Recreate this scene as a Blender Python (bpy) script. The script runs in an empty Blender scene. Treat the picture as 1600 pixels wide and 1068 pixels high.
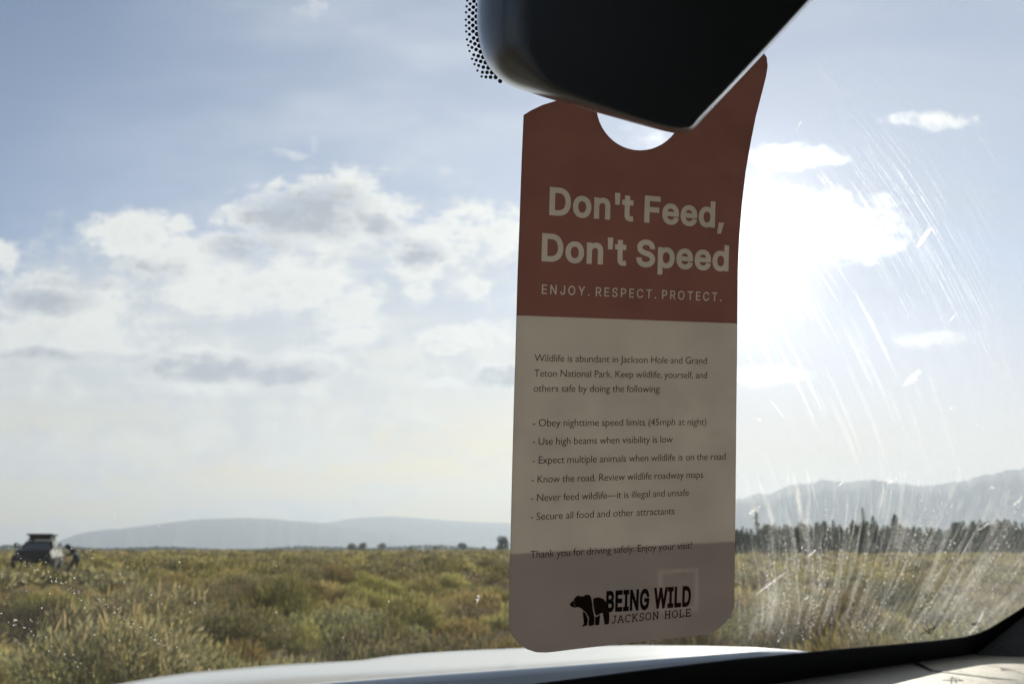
import bpy, bmesh, math, random
import numpy as np
from mathutils import Vector, Matrix
from mathutils.geometry import delaunay_2d_cdt
from mathutils.bvhtree import BVHTree

random.seed(7); rng = np.random.default_rng(7)
R = math.radians
scn = bpy.context.scene
C = scn.collection
FPX, PITCH, EYE = 1244.0, R(14.6), 1.35
cp, sp = math.cos(PITCH), math.sin(PITCH)
CAM = Vector((0, 0, EYE))

# ------------------------------------------------------------------ camera
cd = bpy.data.cameras.new('camera'); cam = bpy.data.objects.new('camera', cd); C.objects.link(cam)
cam.location = CAM; cam.rotation_euler = (math.pi/2 + PITCH, 0, 0)
cd.lens = 28; cd.sensor_width = 36; cd.clip_start = 0.02; cd.clip_end = 60000
cd.dof.use_dof = True; cd.dof.focus_distance = 0.318; cd.dof.aperture_fstop = 21
scn.camera = cam
scn.view_settings.view_transform = 'Standard'; scn.view_settings.look = 'None'
EXPO = 0.5; scn.view_settings.exposure = EXPO; scn.view_settings.gamma = 1; scn.view_settings.use_curve_mapping = False
cy = scn.cycles
cy.use_denoising = True; cy.max_bounces = 10; cy.transparent_max_bounces = 24
cy.diffuse_bounces = 4; cy.transmission_bounces = 6; cy.volume_bounces = 0; cy.sample_clamp_indirect = 6
cy.caustics_reflective = False; cy.caustics_refractive = False

def ray(x, y):            # direction through a point of the view, one metre of depth
    a = (x-800)/FPX; v = (534-y)/FPX
    return Vector((a, cp - v*sp, sp + v*cp))
def at(x, y, d): return CAM + ray(x, y)*d
def atz(x, y, z):         # on the horizontal plane at height z relative to the eye
    r = ray(x, y); return CAM + r*(z/r.z)
def far(x, y, dist):      # at horizontal distance dist
    r = ray(x, y); return CAM + r*(dist/math.hypot(r.x, r.y))

SUN_EL, SUN_AZ = R(20.4), R(16.8)
SUN = Vector((math.sin(SUN_AZ)*math.cos(SUN_EL), math.cos(SUN_AZ)*math.cos(SUN_EL), math.sin(SUN_EL)))

# ------------------------------------------------------------------ sky
world = bpy.data.worlds.new('World'); scn.world = world; world.use_nodes = True
wt = world.node_tree; wt.nodes.clear()
class S:                  # tiny wrapper: arithmetic on sockets
    tree = None
    def __init__(s, k): s.k = k
    def __add__(a, b): return M('ADD', a, b)
    __radd__ = __add__
    def __sub__(a, b): return M('SUBTRACT', a, b)
    def __rsub__(a, b): return M('SUBTRACT', b, a)
    def __mul__(a, b): return M('MULTIPLY', a, b)
    __rmul__ = __mul__
    def __truediv__(a, b): return M('DIVIDE', a, b)
def put(t, sock, v):
    if isinstance(v, S): t.links.new(v.k, sock)
    elif isinstance(v, (tuple, list, Vector)) and len(sock.default_value) == 4 and len(v) == 3: sock.default_value = (*v, 1)
    else: sock.default_value = v
def M(op, a, b=None, c=None, clamp=False):
    n = S.tree.nodes.new('ShaderNodeMath'); n.operation = op; n.use_clamp = clamp
    for i, v in enumerate((a, b, c)):
        if v is not None: put(S.tree, n.inputs[i], v)
    return S(n.outputs[0])
def V(op, a, b=None, out=0):
    n = S.tree.nodes.new('ShaderNodeVectorMath'); n.operation = op
    put(S.tree, n.inputs[0], a)
    if b is not None: put(S.tree, n.inputs[1], b)
    return S(n.outputs[out])
def vec(x, y, z=0.0):
    n = S.tree.nodes.new('ShaderNodeCombineXYZ')
    for i, v in enumerate((x, y, z)): put(S.tree, n.inputs[i], v)
    return S(n.outputs[0])
def sep(v):
    n = S.tree.nodes.new('ShaderNodeSeparateXYZ'); put(S.tree, n.inputs[0], v)
    return [S(o) for o in n.outputs]
def noise(v, scale, detail=5, rough=0.55, out=0, dist=0.0):
    n = S.tree.nodes.new('ShaderNodeTexNoise'); n.inputs['Scale'].default_value = scale
    n.inputs['Detail'].default_value = detail; n.inputs['Roughness'].default_value = rough
    n.inputs['Distortion'].default_value = dist
    if v is not None: put(S.tree, n.inputs['Vector'], v)
    return S(n.outputs[out])
def ramp(x, a, b, lo=0.0, hi=1.0, smooth=True):
    n = S.tree.nodes.new('ShaderNodeMapRange'); n.interpolation_type = 'SMOOTHSTEP' if smooth else 'LINEAR'
    for i, v in enumerate((x, a, b, lo, hi)): put(S.tree, n.inputs[i], v)
    return S(n.outputs[0])
def mixc(f, a, b, mode='MIX'):
    n = S.tree.nodes.new('ShaderNodeMix'); n.data_type = 'RGBA'; n.blend_type = mode
    put(S.tree, n.inputs[0], f); put(S.tree, n.inputs[6], a); put(S.tree, n.inputs[7], b)
    return S(n.outputs[2])

S.tree = wt
tc = wt.nodes.new('ShaderNodeTexCoord')
dirv = V('NORMALIZE', S(tc.outputs['Generated']))
dx, dy, dz = sep(dirv)
gy = M('MAXIMUM', dy, 0.08)
gx, gz = dx/gy, dz/gy
P0 = vec(gx, gz)
wob = V('SUBTRACT', noise(P0, 14, 4, 0.6, 1), (0.5, 0.5, 0.5))
P = V('ADD', P0, V('MULTIPLY', wob, (0.055, 0.035, 0)))
def gpos(x, y):
    r = ray(x, y); return r.x/r.y, r.z/r.y
def blob(x, y, rx, ry):
    a = gpos(x, y); b = gpos(x+rx, y); c = gpos(x, y-ry)
    q = V('MULTIPLY', V('SUBTRACT', P, (a[0], a[1], 0)), (1/abs(b[0]-a[0]), 1/abs(c[1]-a[1]), 0))
    return M('MAXIMUM', 1.0 - V('DOT_PRODUCT', q, q, 1), -1.6)
def union(lst):
    d = None
    for b in lst:
        f = blob(*b)
        d = f if d is None else M('SMOOTH_MAX', d, f, 0.25)
    return d
nb = noise(V('MULTIPLY', P0, (1, 1.35, 1)), 11, 8, 0.62)
nf = noise(V('MULTIPLY', P0, (1, 1.6, 1)), 34, 6, 0.6)
bil = S.tree.nodes.new('ShaderNodeTexVoronoi'); bil.feature = 'SMOOTH_F1'; bil.inputs['Scale'].default_value = 26; bil.inputs['Smoothness'].default_value = 0.35
bil.inputs['Detail'].default_value = 2.0; bil.inputs['Roughness'].default_value = 0.55
put(wt, bil.inputs['Vector'], V('MULTIPLY', P, (1, 1.3, 1)))
nh = noise(V('MULTIPLY', P0, (1, 1.4, 1)), 85, 5, 0.62)
fb = (nb - 0.5)*3.8 + (nf - 0.5)*3.0 + (nh - 0.5)*1.5 + (0.42 - S(bil.outputs[0]))*0.9
CUM = [(545,302,62,42),(600,335,62,45),(680,372,75,42),(765,372,70,48),(470,345,110,62),(200,368,78,44),(310,402,140,46),
       (425,452,190,44),(545,490,62,62),(640,415,45,30),(652,458,28,28),(742,452,32,20),(90,470,150,48),(2,405,36,36),(60,528,210,44),
       (350,578,180,36),(480,572,72,40),(185,552,62,20),(292,546,42,14),(690,518,44,16),(765,522,50,20),(702,545,26,12),
       (775,585,66,26),(720,596,80,10),(278,350,30,15),(385,372,76,10),(432,285,16,9),
       (1240,246,74,21),(1462,186,78,14),(1290,345,112,48),(1345,375,70,28),(1455,531,70,15),(1200,587,62,17),(1230,320,70,40)]
WISP = [(440,240,66,10),(486,225,10,34),(478,16,34,20),(400,122,26,16),(690,268,30,16),(650,650,60,8),(1010,212,60,26),(1550,530,40,14),
        (520,640,160,16),(150,690,260,22),(80,610,160,20),(420,720,240,14)]
SHADE = [(465,330,120,44),(170,428,120,24),(385,388,70,24),(70,470,78,22),(300,572,165,24),(455,585,70,26),(785,588,56,22),
         (640,395,60,22),(60,560,120,16),(560,360,70,26)]
LAYER = [(240,455,330,105),(560,420,260,135),(130,560,300,100),(400,600,340,80),(720,400,150,85),(700,560,170,60),(300,690,420,50)]
lay = ramp(union(LAYER) + fb*0.62, -0.95, 1.05)*0.80
cum = union(CUM)
den = ramp(cum*1.0 + fb*0.76, -0.75, 0.85)
wis = ramp(union(WISP) + fb*0.8, -0.1, 1.6)*0.55
shd = ramp(union(SHADE) + fb*0.30, -0.70, 0.95)*ramp(cum + fb*0.3, -0.1, 0.6)
gen = ramp(noise(V('MULTIPLY', dirv, (1, 1, 3)), 3.2, 7, 0.6), 0.5, 0.72)*ramp(dy, 0.25, 0.0)   # clouds over the rest of the sky
front = ramp(dy, 0.1, 0.3)
lowh = ramp(dz, 0.30, 0.01)                     # pale air towards the horizon
sky = wt.nodes.new('ShaderNodeTexSky'); sky.sky_type = 'NISHITA'; sky.sun_disc = False
sky.sun_elevation = SUN_EL; sky.sun_rotation = SUN_AZ; sky.altitude = 2000; sky.air_density = 1.0; sky.dust_density = 1.3; sky.ozone_density = 1.5
WS = 0.10
def lin(r, g, b): return tuple(((c/255+0.055)/1.055)**2.4 if c > 10 else c/255/12.92 for c in (r, g, b))
def sk(r, g, b): return tuple(c/WS/2**EXPO*1.06 for c in lin(r, g, b))
ca = M('ARCCOSINE', M('MINIMUM', V('DOT_PRODUCT', dirv, tuple(SUN), 1), 0.99999))
base = V('MULTIPLY', S(sky.outputs[0]), (0.78, 0.80, 0.83))
streak = noise(V('MULTIPLY', P0, (1.0, 2.6, 1)), 2.6, 5, 0.55)
veil = ramp(streak, 0.36, 0.70)*0.42
base = mixc((0.34 + veil)*front*ramp(gx - gz*0.25, -0.95, -0.30), base, mixc(ramp(gx, 0.1, 0.4), sk(206,213,226), sk(186,194,211)))
low1 = ramp(gz + (nb - 0.5)*0.06, 0.40, 0.08)
base = mixc(low1*0.85, base, mixc(ramp(gx, -0.05, 0.25), mixc(ramp(gz, 0.22, 0.07), sk(240,228,202), sk(272,234,120)), mixc(ramp(gz, 0.22, 0.07), sk(226,215,211), sk(240,215,170))))
bank = ramp(noise(V('MULTIPLY', P0, (1.0, 4.2, 1)), 4.0, 7, 0.6), 0.44, 0.60)*ramp(gz, 0.33, 0.22)*ramp(gx, 0.12, -0.2)
base = mixc(bank*0.85, base, mixc(ramp(nf, 0.4, 0.6), sk(240,236,224), sk(206,208,208)))
base = mixc(lay*front, base, mixc(ramp(nb + (streak-0.5)*0.5, 0.40, 0.60), sk(200,205,211), sk(236,234,226)))
cloudc = mixc(shd, mixc(ramp(cum + fb*0.6, 0.2, 1.5), sk(247,246,240), sk(222,223,221)), sk(160,167,179))
cloudc = mixc(ramp(ca, 0.30, 0.12), cloudc, (1.25/WS, 1.25/WS, 1.24/WS))
cov = M('MULTIPLY', M('MAXIMUM', den, wis), front, clamp=True)*ramp(dz, 0.0, 0.14, 0.4, 1.0)
ccol = mixc(cov, base, cloudc)
ccol = mixc(gen*0.8, ccol, sk(225,226,226))
glow = M('EXPONENT', M('POWER', ca/0.075, 2.0)*-1.0)*0.7 + M('EXPONENT', ca/-0.10)*0.22 + M('EXPONENT', ca/-0.5)*0.03
tot = V('ADD', ccol, V('MULTIPLY', vec(glow, glow, glow), (1.0/WS, 0.985/WS, 0.965/WS)))
bg = wt.nodes.new('ShaderNodeBackground'); bg.inputs[1].default_value = WS
wo = wt.nodes.new('ShaderNodeOutputWorld')
put(wt, bg.inputs[0], tot); wt.links.new(bg.outputs[0], wo.inputs[0])

sl = bpy.data.lights.new('sun', 'SUN'); so = bpy.data.objects.new('sun', sl); C.objects.link(so)
sl.energy = 4.8; sl.angle = R(0.53); sl.color = (1.0, 0.93, 0.80)
so.rotation_euler = (-SUN).to_track_quat('-Z', 'Y').to_euler(); so.location = (20, 60, 40)

# ------------------------------------------------------------------ helpers
def material(name, color=(0.5, 0.5, 0.5), rough=0.6, metal=0.0, spec=0.5, **kw):
    m = bpy.data.materials.new(name); m.use_nodes = True
    b = m.node_tree.nodes['Principled BSDF']
    b.inputs['Base Color'].default_value = (*color, 1); b.inputs['Roughness'].default_value = rough
    b.inputs['Metallic'].default_value = metal; b.inputs['Specular IOR Level'].default_value = spec
    for k, v in kw.items(): b.inputs[k.replace('_', ' ')].default_value = v
    return m
def mottle(m, a, b, scale=40, lo=0.35, hi=0.65, bump=0.0, detail=5):
    t = m.node_tree; S.tree = t; bs = t.nodes['Principled BSDF']
    tcn = t.nodes.new('ShaderNodeTexCoord')
    f = noise(S(tcn.outputs['Object']), scale, detail)
    put(t, bs.inputs['Base Color'], mixc(ramp(f, lo, hi), a, b))
    if bump:
        bn = t.nodes.new('ShaderNodeBump'); bn.inputs['Strength'].default_value = bump; bn.inputs['Distance'].default_value = 0.002
        put(t, bn.inputs['Height'], noise(S(tcn.outputs['Object']), scale*6, 3)); t.links.new(bn.outputs[0], bs.inputs['Normal'])
    return m
def tag(o, label=None, cat=None, group=None, kind=None):
    for k, v in (('label', label), ('category', cat), ('group', group), ('kind', kind)):
        if v: o[k] = v
    return o
def empty(name, loc=(0, 0, 0), rz=0.0):
    o = bpy.data.objects.new(name, None); C.objects.link(o); o.location = loc; o.rotation_euler = (0, 0, rz); o.empty_display_size = 0.2
    return o
def link(name, me, mats, parent=None, smooth=False):
    o = bpy.data.objects.new(name, me); C.objects.link(o)
    for m in (mats if isinstance(mats, (list, tuple)) else [mats]): me.materials.append(m)
    if smooth: me.polygons.foreach_set('use_smooth', [True]*len(me.polygons))
    if parent: o.parent = parent; 
    return o
def mesh(name, verts, faces, mats, parent=None, smooth=False, mi=None):
    me = bpy.data.meshes.new(name)
    off = Vector(parent.location) if (parent is not None and WORLD_SPACE) else Vector((0, 0, 0))
    me.from_pydata([tuple(Vector(v) - off) for v in verts], [], faces); 
    if mi: me.polygons.foreach_set('material_index', mi)
    me.update()
    return link(name, me, mats, parent, smooth)
WORLD_SPACE = False
def bmobj(name, bm, mats, parent=None, smooth=False):
    me = bpy.data.meshes.new(name); bm.normal_update(); bm.to_mesh(me); bm.free()
    return link(name, me, mats, parent, smooth)
def box(bm, c, s, rot=None, bevel=0.0, seg=2):
    r = bmesh.ops.create_cube(bm, size=1.0)
    vs = r['verts']; mtx = Matrix.Translation(c) @ (rot or Matrix()) @ Matrix.Diagonal((*s, 1))
    bmesh.ops.transform(bm, matrix=mtx, verts=vs)
    if bevel:
        es = list({e for v in vs for e in v.link_edges})
        bmesh.ops.bevel(bm, geom=es, offset=bevel, segments=seg, profile=0.6, affect='EDGES')
def cyl(bm, p, q, r1, r2=None, n=16):
    p, q = Vector(p), Vector(q); d = q-p
    mtx = Matrix.Translation((p+q)/2) @ d.to_track_quat('Z', 'Y').to_matrix().to_4x4()
    bmesh.ops.create_cone(bm, cap_ends=True, segments=n, radius1=r1, radius2=r1 if r2 is None else r2, depth=d.length, matrix=mtx)
def big_mesh(name, co, faces4, mats, col=None, parent=None, tri=False):
    k = 3 if tri else 4
    me = bpy.data.meshes.new(name); nv, nfc = len(co), len(faces4)
    me.vertices.add(nv); me.vertices.foreach_set('co', np.ascontiguousarray(co, dtype=np.float32).ravel())
    me.loops.add(nfc*k); me.polygons.add(nfc)
    me.loops.foreach_set('vertex_index', np.ascontiguousarray(faces4, dtype=np.int32).ravel())
    me.polygons.foreach_set('loop_start', np.arange(0, nfc*k, k, dtype=np.int32))
    me.update(calc_edges=True)
    if col is not None:
        a = me.attributes.new('tint', 'FLOAT_COLOR', 'POINT'); c4 = np.ones((nv, 4), np.float32); c4[:, :3] = col
        a.data.foreach_set('color', c4.ravel())
    return link(name, me, mats, parent)
def foliage_mat(name, trans=0.45, rnd=0.0):
    m = bpy.data.materials.new(name); m.use_nodes = True; t = m.node_tree; t.nodes.clear(); S.tree = t
    at_ = t.nodes.new('ShaderNodeAttribute'); at_.attribute_name = 'tint'
    col = S(at_.outputs['Color'])
    if rnd:
        oi = t.nodes.new('ShaderNodeObjectInfo'); hs = t.nodes.new('ShaderNodeHueSaturation')
        put(t, hs.inputs['Hue'], ramp(S(oi.outputs['Random']), 0, 1, 0.5-0.03*rnd, 0.5+0.03*rnd, False))
        put(t, hs.inputs['Value'], ramp(M('FRACT', S(oi.outputs['Random'])*7.31), 0, 1, 1-0.5*rnd, 1+0.5*rnd, False))
        put(t, hs.inputs['Color'], col); col = S(hs.outputs[0])
    d = t.nodes.new('ShaderNodeBsdfDiffuse'); tr = t.nodes.new('ShaderNodeBsdfTranslucent'); mx = t.nodes.new('ShaderNodeMixShader')
    put(t, d.inputs[0], col); put(t, tr.inputs[0], col); mx.inputs[0].default_value = trans
    t.links.new(d.outputs[0], mx.inputs[1]); t.links.new(tr.outputs[0], mx.inputs[2])
    o = t.nodes.new('ShaderNodeOutputMaterial'); t.links.new(mx.outputs[0], o.inputs[0])
    return m

# ------------------------------------------------------------------ terrain
def hgt(x, y):            # height of the plain
    x = np.asarray(x, float); y = np.asarray(y, float)
    d = np.hypot(x, y)
    w = np.clip((d-4)/20, 0, 1)*np.clip((600-d)/300, 0, 1)
    w = w*(1-.9*np.exp(-(((x+18.5)/7.0)**2 + ((y-34.0)/7.0)**2)))
    h = (0.14*np.sin(x*0.19+1.0)*np.cos(y*0.16) + 0.10*np.sin(x*0.07+y*0.11+2) + 0.06*np.sin(x*0.5-y*0.37))*w
    h = h + 0.48*np.exp(-(((x+20.0)/8.0)**2 + ((y-38.0)/5.0)**2))     # low bank the off-roader stands on
    return h
def H(x, y): return float(hgt(x, y))
rad = np.concatenate([np.linspace(0.5, 60, 110), np.geomspace(62, 10900, 58)])
ang = np.linspace(-math.pi, math.pi, 361)[:-1]
xs = rad[:, None]*np.sin(ang)[None]; ys = rad[:, None]*np.cos(ang)[None]
zs = hgt(xs, ys)
co = np.stack([xs, ys, zs], -1).reshape(-1, 3)
na = len(ang); q = []
i, j = np.meshgrid(np.arange(len(rad)-1), np.arange(na), indexing='ij')
a_ = i*na+j; b_ = i*na+(j+1) % na
fc = np.stack([a_, b_, b_+na, a_+na], -1).reshape(-1, 4)
gm = material('dry_ground', rough=0.95, spec=0.1)
t = gm.node_tree; S.tree = t; bs = t.nodes['Principled BSDF']
g = t.nodes.new('ShaderNodeNewGeometry'); pos = S(g.outputs['Position'])
n1 = noise(pos, 0.35, 8, 0.65); n2 = noise(V('MULTIPLY', pos, (1, 1, 1)), 0.02, 6, 0.6)
c1 = mixc(ramp(n1, 0.35, 0.65), (0.10, 0.085, 0.055), (0.22, 0.175, 0.10))
c1 = mixc(ramp(n2, 0.4, 0.62)*0.6, c1, (0.19, 0.165, 0.08))
put(t, bs.inputs['Base Color'], c1)
ground = big_mesh('ground', co, fc, gm); tag(ground, 'dry grassy plain running out to the hills', kind='structure')
ground.data.polygons.foreach_set('use_smooth', [True]*len(fc))

def ridge(name, prof, dist, depth, mat, rough, label):
    px = np.array([p[0] for p in prof], float); py = np.array([p[1] for p in prof], float)
    n = 240; X = np.linspace(px[0], px[-1], n); Y = np.interp(X, px, py)
    rs = np.random.default_rng(int(dist)); Y = np.convolve(np.pad(Y, 6, 'edge'), np.ones(13)/13, 'valid')
    jag = np.convolve(rs.normal(0, 1, n+4), np.ones(5)/5, 'valid')*rough + np.convolve(rs.normal(0, 1, n+24), np.ones(25)/25, 'valid')*rough*1.2; Y = Y + jag
    rows = [(-1.0, 0.0), (-0.72, 0.16), (-0.45, 0.45), (-0.2, 0.8), (0, 1.0), (0.35, 0.55), (1.0, 0.0)]
    V_, F_ = [], []
    wav2 = np.convolve(rs.normal(0, 1, n+8), np.ones(9)/9, 'valid')*2
    wav = np.convolve(rs.normal(0, 1, n+12), np.ones(13)/13, 'valid')
    for k, (o_, hh) in enumerate(rows):
        for m in range(n):
            p = far(X[m], Y[m], dist); f0 = Vector((p.x, p.y, 0)).normalized()
            zz = max(p.z, 3)
            off = o_*depth*(1+0.5*wav[m]*(0 if hh == 1 else 1))
            h_ = zz*hh*(1 + (0 if hh in (0, 1) else 0.08*wav2[m]))
            pp = Vector((p.x, p.y, 0)) + f0*off
            V_.append((pp.x, pp.y, h_ if hh else -2))
    for k in range(len(rows)-1):
        for m in range(n-1):
            a = k*n+m; F_.append((a, a+1, a+n+1, a+n))
    o = mesh(name, V_, F_, mat, smooth=True); tag(o, label, kind='structure')
    return o
hm = mottle(material('forested_slope', rough=0.95, spec=0.1), (0.035, 0.050, 0.042), (0.09, 0.09, 0.065), 0.004)
ridge('hills', [(1000,850),(1060,800),(1110,782),(1150,778),(1180,776),(1215,768),(1240,758),(1275,751),(1330,750),(1390,754),(1430,761),(1480,757),(1520,749),(1550,738),(1580,732),(1620,727),(1750,722),(1900,745),(2100,780)], 6000, 1300, hm, 4.5, 'dark hazy mountain rising at the right')
ridge('hills', [(60,858),(85,850),(110,836),(150,828),(210,823),(270,815),(330,809),(400,808),(450,812),(500,816),(560,824),(640,833),(720,842),(820,853)], 8200, 900, hm, 0.8, 'long pale blue hill on the left horizon')
ridge('hills', [(380,858),(440,835),(500,818),(560,808),(620,806),(680,811),(740,815),(800,817),(900,822),(1000,830),(1150,848)], 9800, 800, hm, 0.7, 'faintest pale ridge behind the left hill')

# ------------------------------------------------------------------ vegetation
KIND = {'sage': [(0.197,0.194,0.106),(0.259,0.242,0.139),(0.161,0.159,0.085),(0.320,0.276,0.139)],
        'rabbit': [(0.296,0.265,0.096),(0.394,0.330,0.112),(0.222,0.206,0.085),(0.370,0.306,0.139)],
        'dead': [(0.135,0.100,0.069),(0.185,0.135,0.090),(0.105,0.082,0.064),(0.161,0.141,0.090)],
        'straw': [(0.443,0.317,0.154),(0.320,0.200,0.096),(0.542,0.400,0.202),(0.259,0.188,0.096)]}
def bush_arrays(kind, n, r, h, bw, bl, seed):
    """n tapering leaf blades set through a domed, lumpy volume"""
    g = np.random.default_rng(seed); pal = np.array(KIND[kind])
    lob = g.uniform(-0.55, 0.55, (7, 2))*r; lh = g.uniform(0.45, 1.0, 7)*h
    w = g.integers(0, 7, n)
    if kind == 'straw':
        base = np.stack([g.normal(0, r*0.35, n), g.normal(0, r*0.35, n), np.zeros(n)], 1)
        d = np.stack([g.normal(0, 0.28, n), g.normal(0, 0.28, n), np.ones(n)], 1)
        L = g.uniform(0.55, 1.0, n)*h
        start = base
    else:
        th = g.uniform(0, 2*math.pi, n); el = np.arcsin(g.uniform(-0.15, 1, n))
        rr = g.uniform(0.35, 1.0, n)**0.5
        lr = r*0.52
        out = np.stack([np.cos(th)*np.cos(el), np.sin(th)*np.cos(el), np.sin(el)], 1)
        cen = np.stack([lob[w, 0], lob[w, 1], lh[w]*0.55], 1)
        start = cen + out*rr[:, None]*np.stack([np.full(n, lr), np.full(n, lr), lh[w]*0.45], 1)
        d = out*0.75 + np.array([0, 0, 0.62]) + g.normal(0, 0.35, (n, 3))
        L = g.uniform(0.6, 1.3, n)*bl
        start[:, 2] = np.maximum(start[:, 2], 0.0)
    d /= np.linalg.norm(d, axis=1)[:, None]
    s = np.cross(d, g.normal(0, 1, (n, 3))); s /= np.linalg.norm(s, axis=1)[:, None]
    W = bw*g.uniform(0.6, 1.4, n)
    tip = start + d*L[:, None]; mid = start + d*(L*0.5)[:, None]
    v = np.stack([start - s*(W*0.22)[:, None], mid + s*(W*0.5)[:, None]*1.0, tip, mid - s*(W*0.5)[:, None]], 1)
    c = pal[np.minimum(g.integers(0, len(pal), n), len(pal)-1)]*g.uniform(0.8, 1.2, (n, 1))
    if kind in ('sage', 'rabbit') and n > 20:          # upright golden flower spikes
        m = n//14; ii = g.integers(0, n, m); st = start[ii].copy(); st[:, 2] = np.maximum(st[:, 2], h*.45)
        dd = np.stack([g.normal(0, .22, m), g.normal(0, .22, m), np.ones(m)], 1); LL = g.uniform(.9, 1.9, m)*max(bl, .10)*.85; ww = bw*g.uniform(.5, .9, m)
        a_ = g.uniform(0, 6.28, m); ss = np.stack([np.cos(a_), np.sin(a_), 0*a_], 1)*(ww*.5)[:, None]
        tp_ = st+dd*LL[:, None]; md = st+dd*(LL*.6)[:, None]
        v = np.concatenate([v, np.stack([st-ss*.3, md+ss, tp_, md-ss], 1)]); gold = np.array([(.46,.38,.15),(.38,.33,.14),(.42,.33,.17)])[g.integers(0, 3, m)]
        c = np.concatenate([c, gold])
    return v.reshape(-1, 3), np.repeat(c, 4, 0)
def quads(nv): return np.arange(nv).reshape(-1, 4)
fol_near = foliage_mat('shrub_leaves', 0.52, 0.9)
fol_far = foliage_mat('shrub_leaves_far', 0.5)
protos = []
LAB = {'dead': ('bitterbrush', 'dark brown twiggy shrub with sparse leaves among the sagebrush in front of the car', 'shrub', 'dark twiggy shrubs on the plain'),
       'sage': ('sagebrush', 'grey-green domed sagebrush bush growing on the dry plain in front of the car', 'sagebrush', 'sagebrush bushes on the plain'),
       'rabbit': ('rabbitbrush', 'yellow-green upright rabbitbrush growing among the sagebrush in front of the car', 'rabbitbrush', 'rabbitbrush bushes on the plain'),
       'straw': ('grass_tussock', 'straw and rust coloured dry grass tussock among the sagebrush in front of the car', 'grass tussock', 'dry grass tussocks on the plain')}
for kind, spec in (('sage', (4200, .80, .62, .013, .055)), ('rabbit', (2600, .62, .66, .012, .10)), ('straw', (420, .42, .46, .007, .3)), ('dead', (1500, .75, .52, .010, .12))):
    for k in range(4):
        v, c = bush_arrays(kind, *spec, seed=k*7+len(kind))
        me_o = big_mesh(LAB[kind][0], v, quads(len(v)), fol_near, c)
        protos.append((kind, me_o))
def wedge(n, r0, r1, pw=1.0, a0=-40, a1=40):
    rr = np.sqrt(rng.uniform(r0**2, r1**2, n)) if pw == 1 else r0*(r1/r0)**rng.uniform(0, 1, n)
    aa = np.radians(rng.uniform(a0, a1, n)); return rr*np.sin(aa), rr*np.cos(aa)
def clear(x, y):          # keep bushes off the car, the bank and the walker
    d = math.hypot((x+18.6)*1.0, (y-33.0)*.8); e = math.hypot(x+20.3, (y-35.6)*.8)
    return not (d < 4.8 or e < 4.4)
used = {}; placed = 0
nx, ny = wedge(1100, 7.2, 28)
order = np.argsort(np.hypot(nx, ny)); pts = []
for ii in order:
    x, y = nx[ii], ny[ii]
    if x < 0.6 and y < 0: continue
    if all((x-a)**2+(y-b)**2 > 0.82**2 for a, b in pts):
        pts.append((x, y))
    if len(pts) >= 420: break
for x, y in pts:
    patch = math.sin(x*0.35+1)+math.sin(y*0.28+x*0.1)
    rr = random.random()
    kind = 'straw' if rr < 0.11 + 0.05*patch else ('rabbit' if rr < 0.54 else 'dead' if rr < 0.74 else 'sage')
    cand = [o for k, o in protos if k == kind]; src = random.choice(cand)
    o = src if not used.get(src.name) else src.copy()
    if used.get(src.name): C.objects.link(o)
    used[src.name] = 1
    s = random.uniform(0.65, 1.3)*(.85 if kind == 'straw' else 1)
    if math.degrees(math.atan2(x, y)) < -22.5 and math.hypot(x, y) > 17: s *= .55
    o.location = (x, y, H(x, y)-0.03); o.rotation_euler = (random.uniform(-.08, .08), random.uniform(-.08, .08), random.uniform(0, 6.28))
    o.scale = (s, s, s*random.uniform(0.75, 1.35))
    n_, lb, ct, gp = LAB[kind]; tag(o, lb, ct, gp)
for k, o in protos:
    if not used.get(o.name): bpy.data.objects.remove(o)
def scatter(px, py, sc, kinds, n, spec_by):
    A, Cc = [], []
    for kind in set(kinds):
        idx = [i for i, k in enumerate(kinds) if k == kind]
        tv = [bush_arrays(kind, *spec_by[kind], seed=90+s) for s in range(5)]
        for s_ in range(5):
            ids = np.array(idx[s_::5]); 
            if not len(ids): continue
            v, c = tv[s_]
            th = rng.uniform(0, 6.28, len(ids)); cs, sn = np.cos(th), np.sin(th); S_ = sc[ids]
            X = (v[None, :, 0]*cs[:, None] - v[None, :, 1]*sn[:, None])*S_[:, None] + px[ids][:, None]
            Y = (v[None, :, 0]*sn[:, None] + v[None, :, 1]*cs[:, None])*S_[:, None] + py[ids][:, None]
            Z = v[None, :, 2]*S_[:, None] + hgt(px[ids], py[ids])[:, None] - 0.02
            A.append(np.stack([X, Y, Z], -1).reshape(-1, 3))
            f = rng.uniform(0.45, 1.5, (len(ids), 1, 1))
            Cc.append((np.repeat(c[None], len(ids), 0)*f).reshape(-1, 3))
    return np.concatenate(A), np.concatenate(Cc)
def kinds_for(n, ps=0.22, pr=0.36):
    u = rng.uniform(0, 1, n); return ['straw' if a < ps else 'rabbit' if a < ps+pr else 'dead' if a < ps+pr+.13 else 'sage' for a in u]
rmax = max(math.hypot(*p) for p in pts)
A, B = [], []
x1, y1 = wedge(1450, rmax*0.98, 62); xe, ye = rng.normal(-15.5, 3.6, 420), rng.normal(33.5, 3.2, 420); far_e = np.hypot(xe, ye) > rmax*.9; x1 = np.append(x1, xe[far_e]); y1 = np.append(y1, ye[far_e])
keep = np.array([clear(a, b) for a, b in zip(x1, y1)]); sc1 = np.where(keep, rng.uniform(0.5, 1.5, len(x1)), rng.uniform(.20, .34, len(x1)))
v, c = scatter(x1, y1, sc1, kinds_for(len(x1)), 0, {'sage': (240, .80, .64, .05, .11), 'rabbit': (220, .64, .66, .04, .15), 'straw': (80, .42, .5, .02, .3), 'dead': (150, .75, .5, .035, .14)}); A.append(v); B.append(c)
x2, y2 = wedge(5200, 62, 420, 2); 
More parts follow.
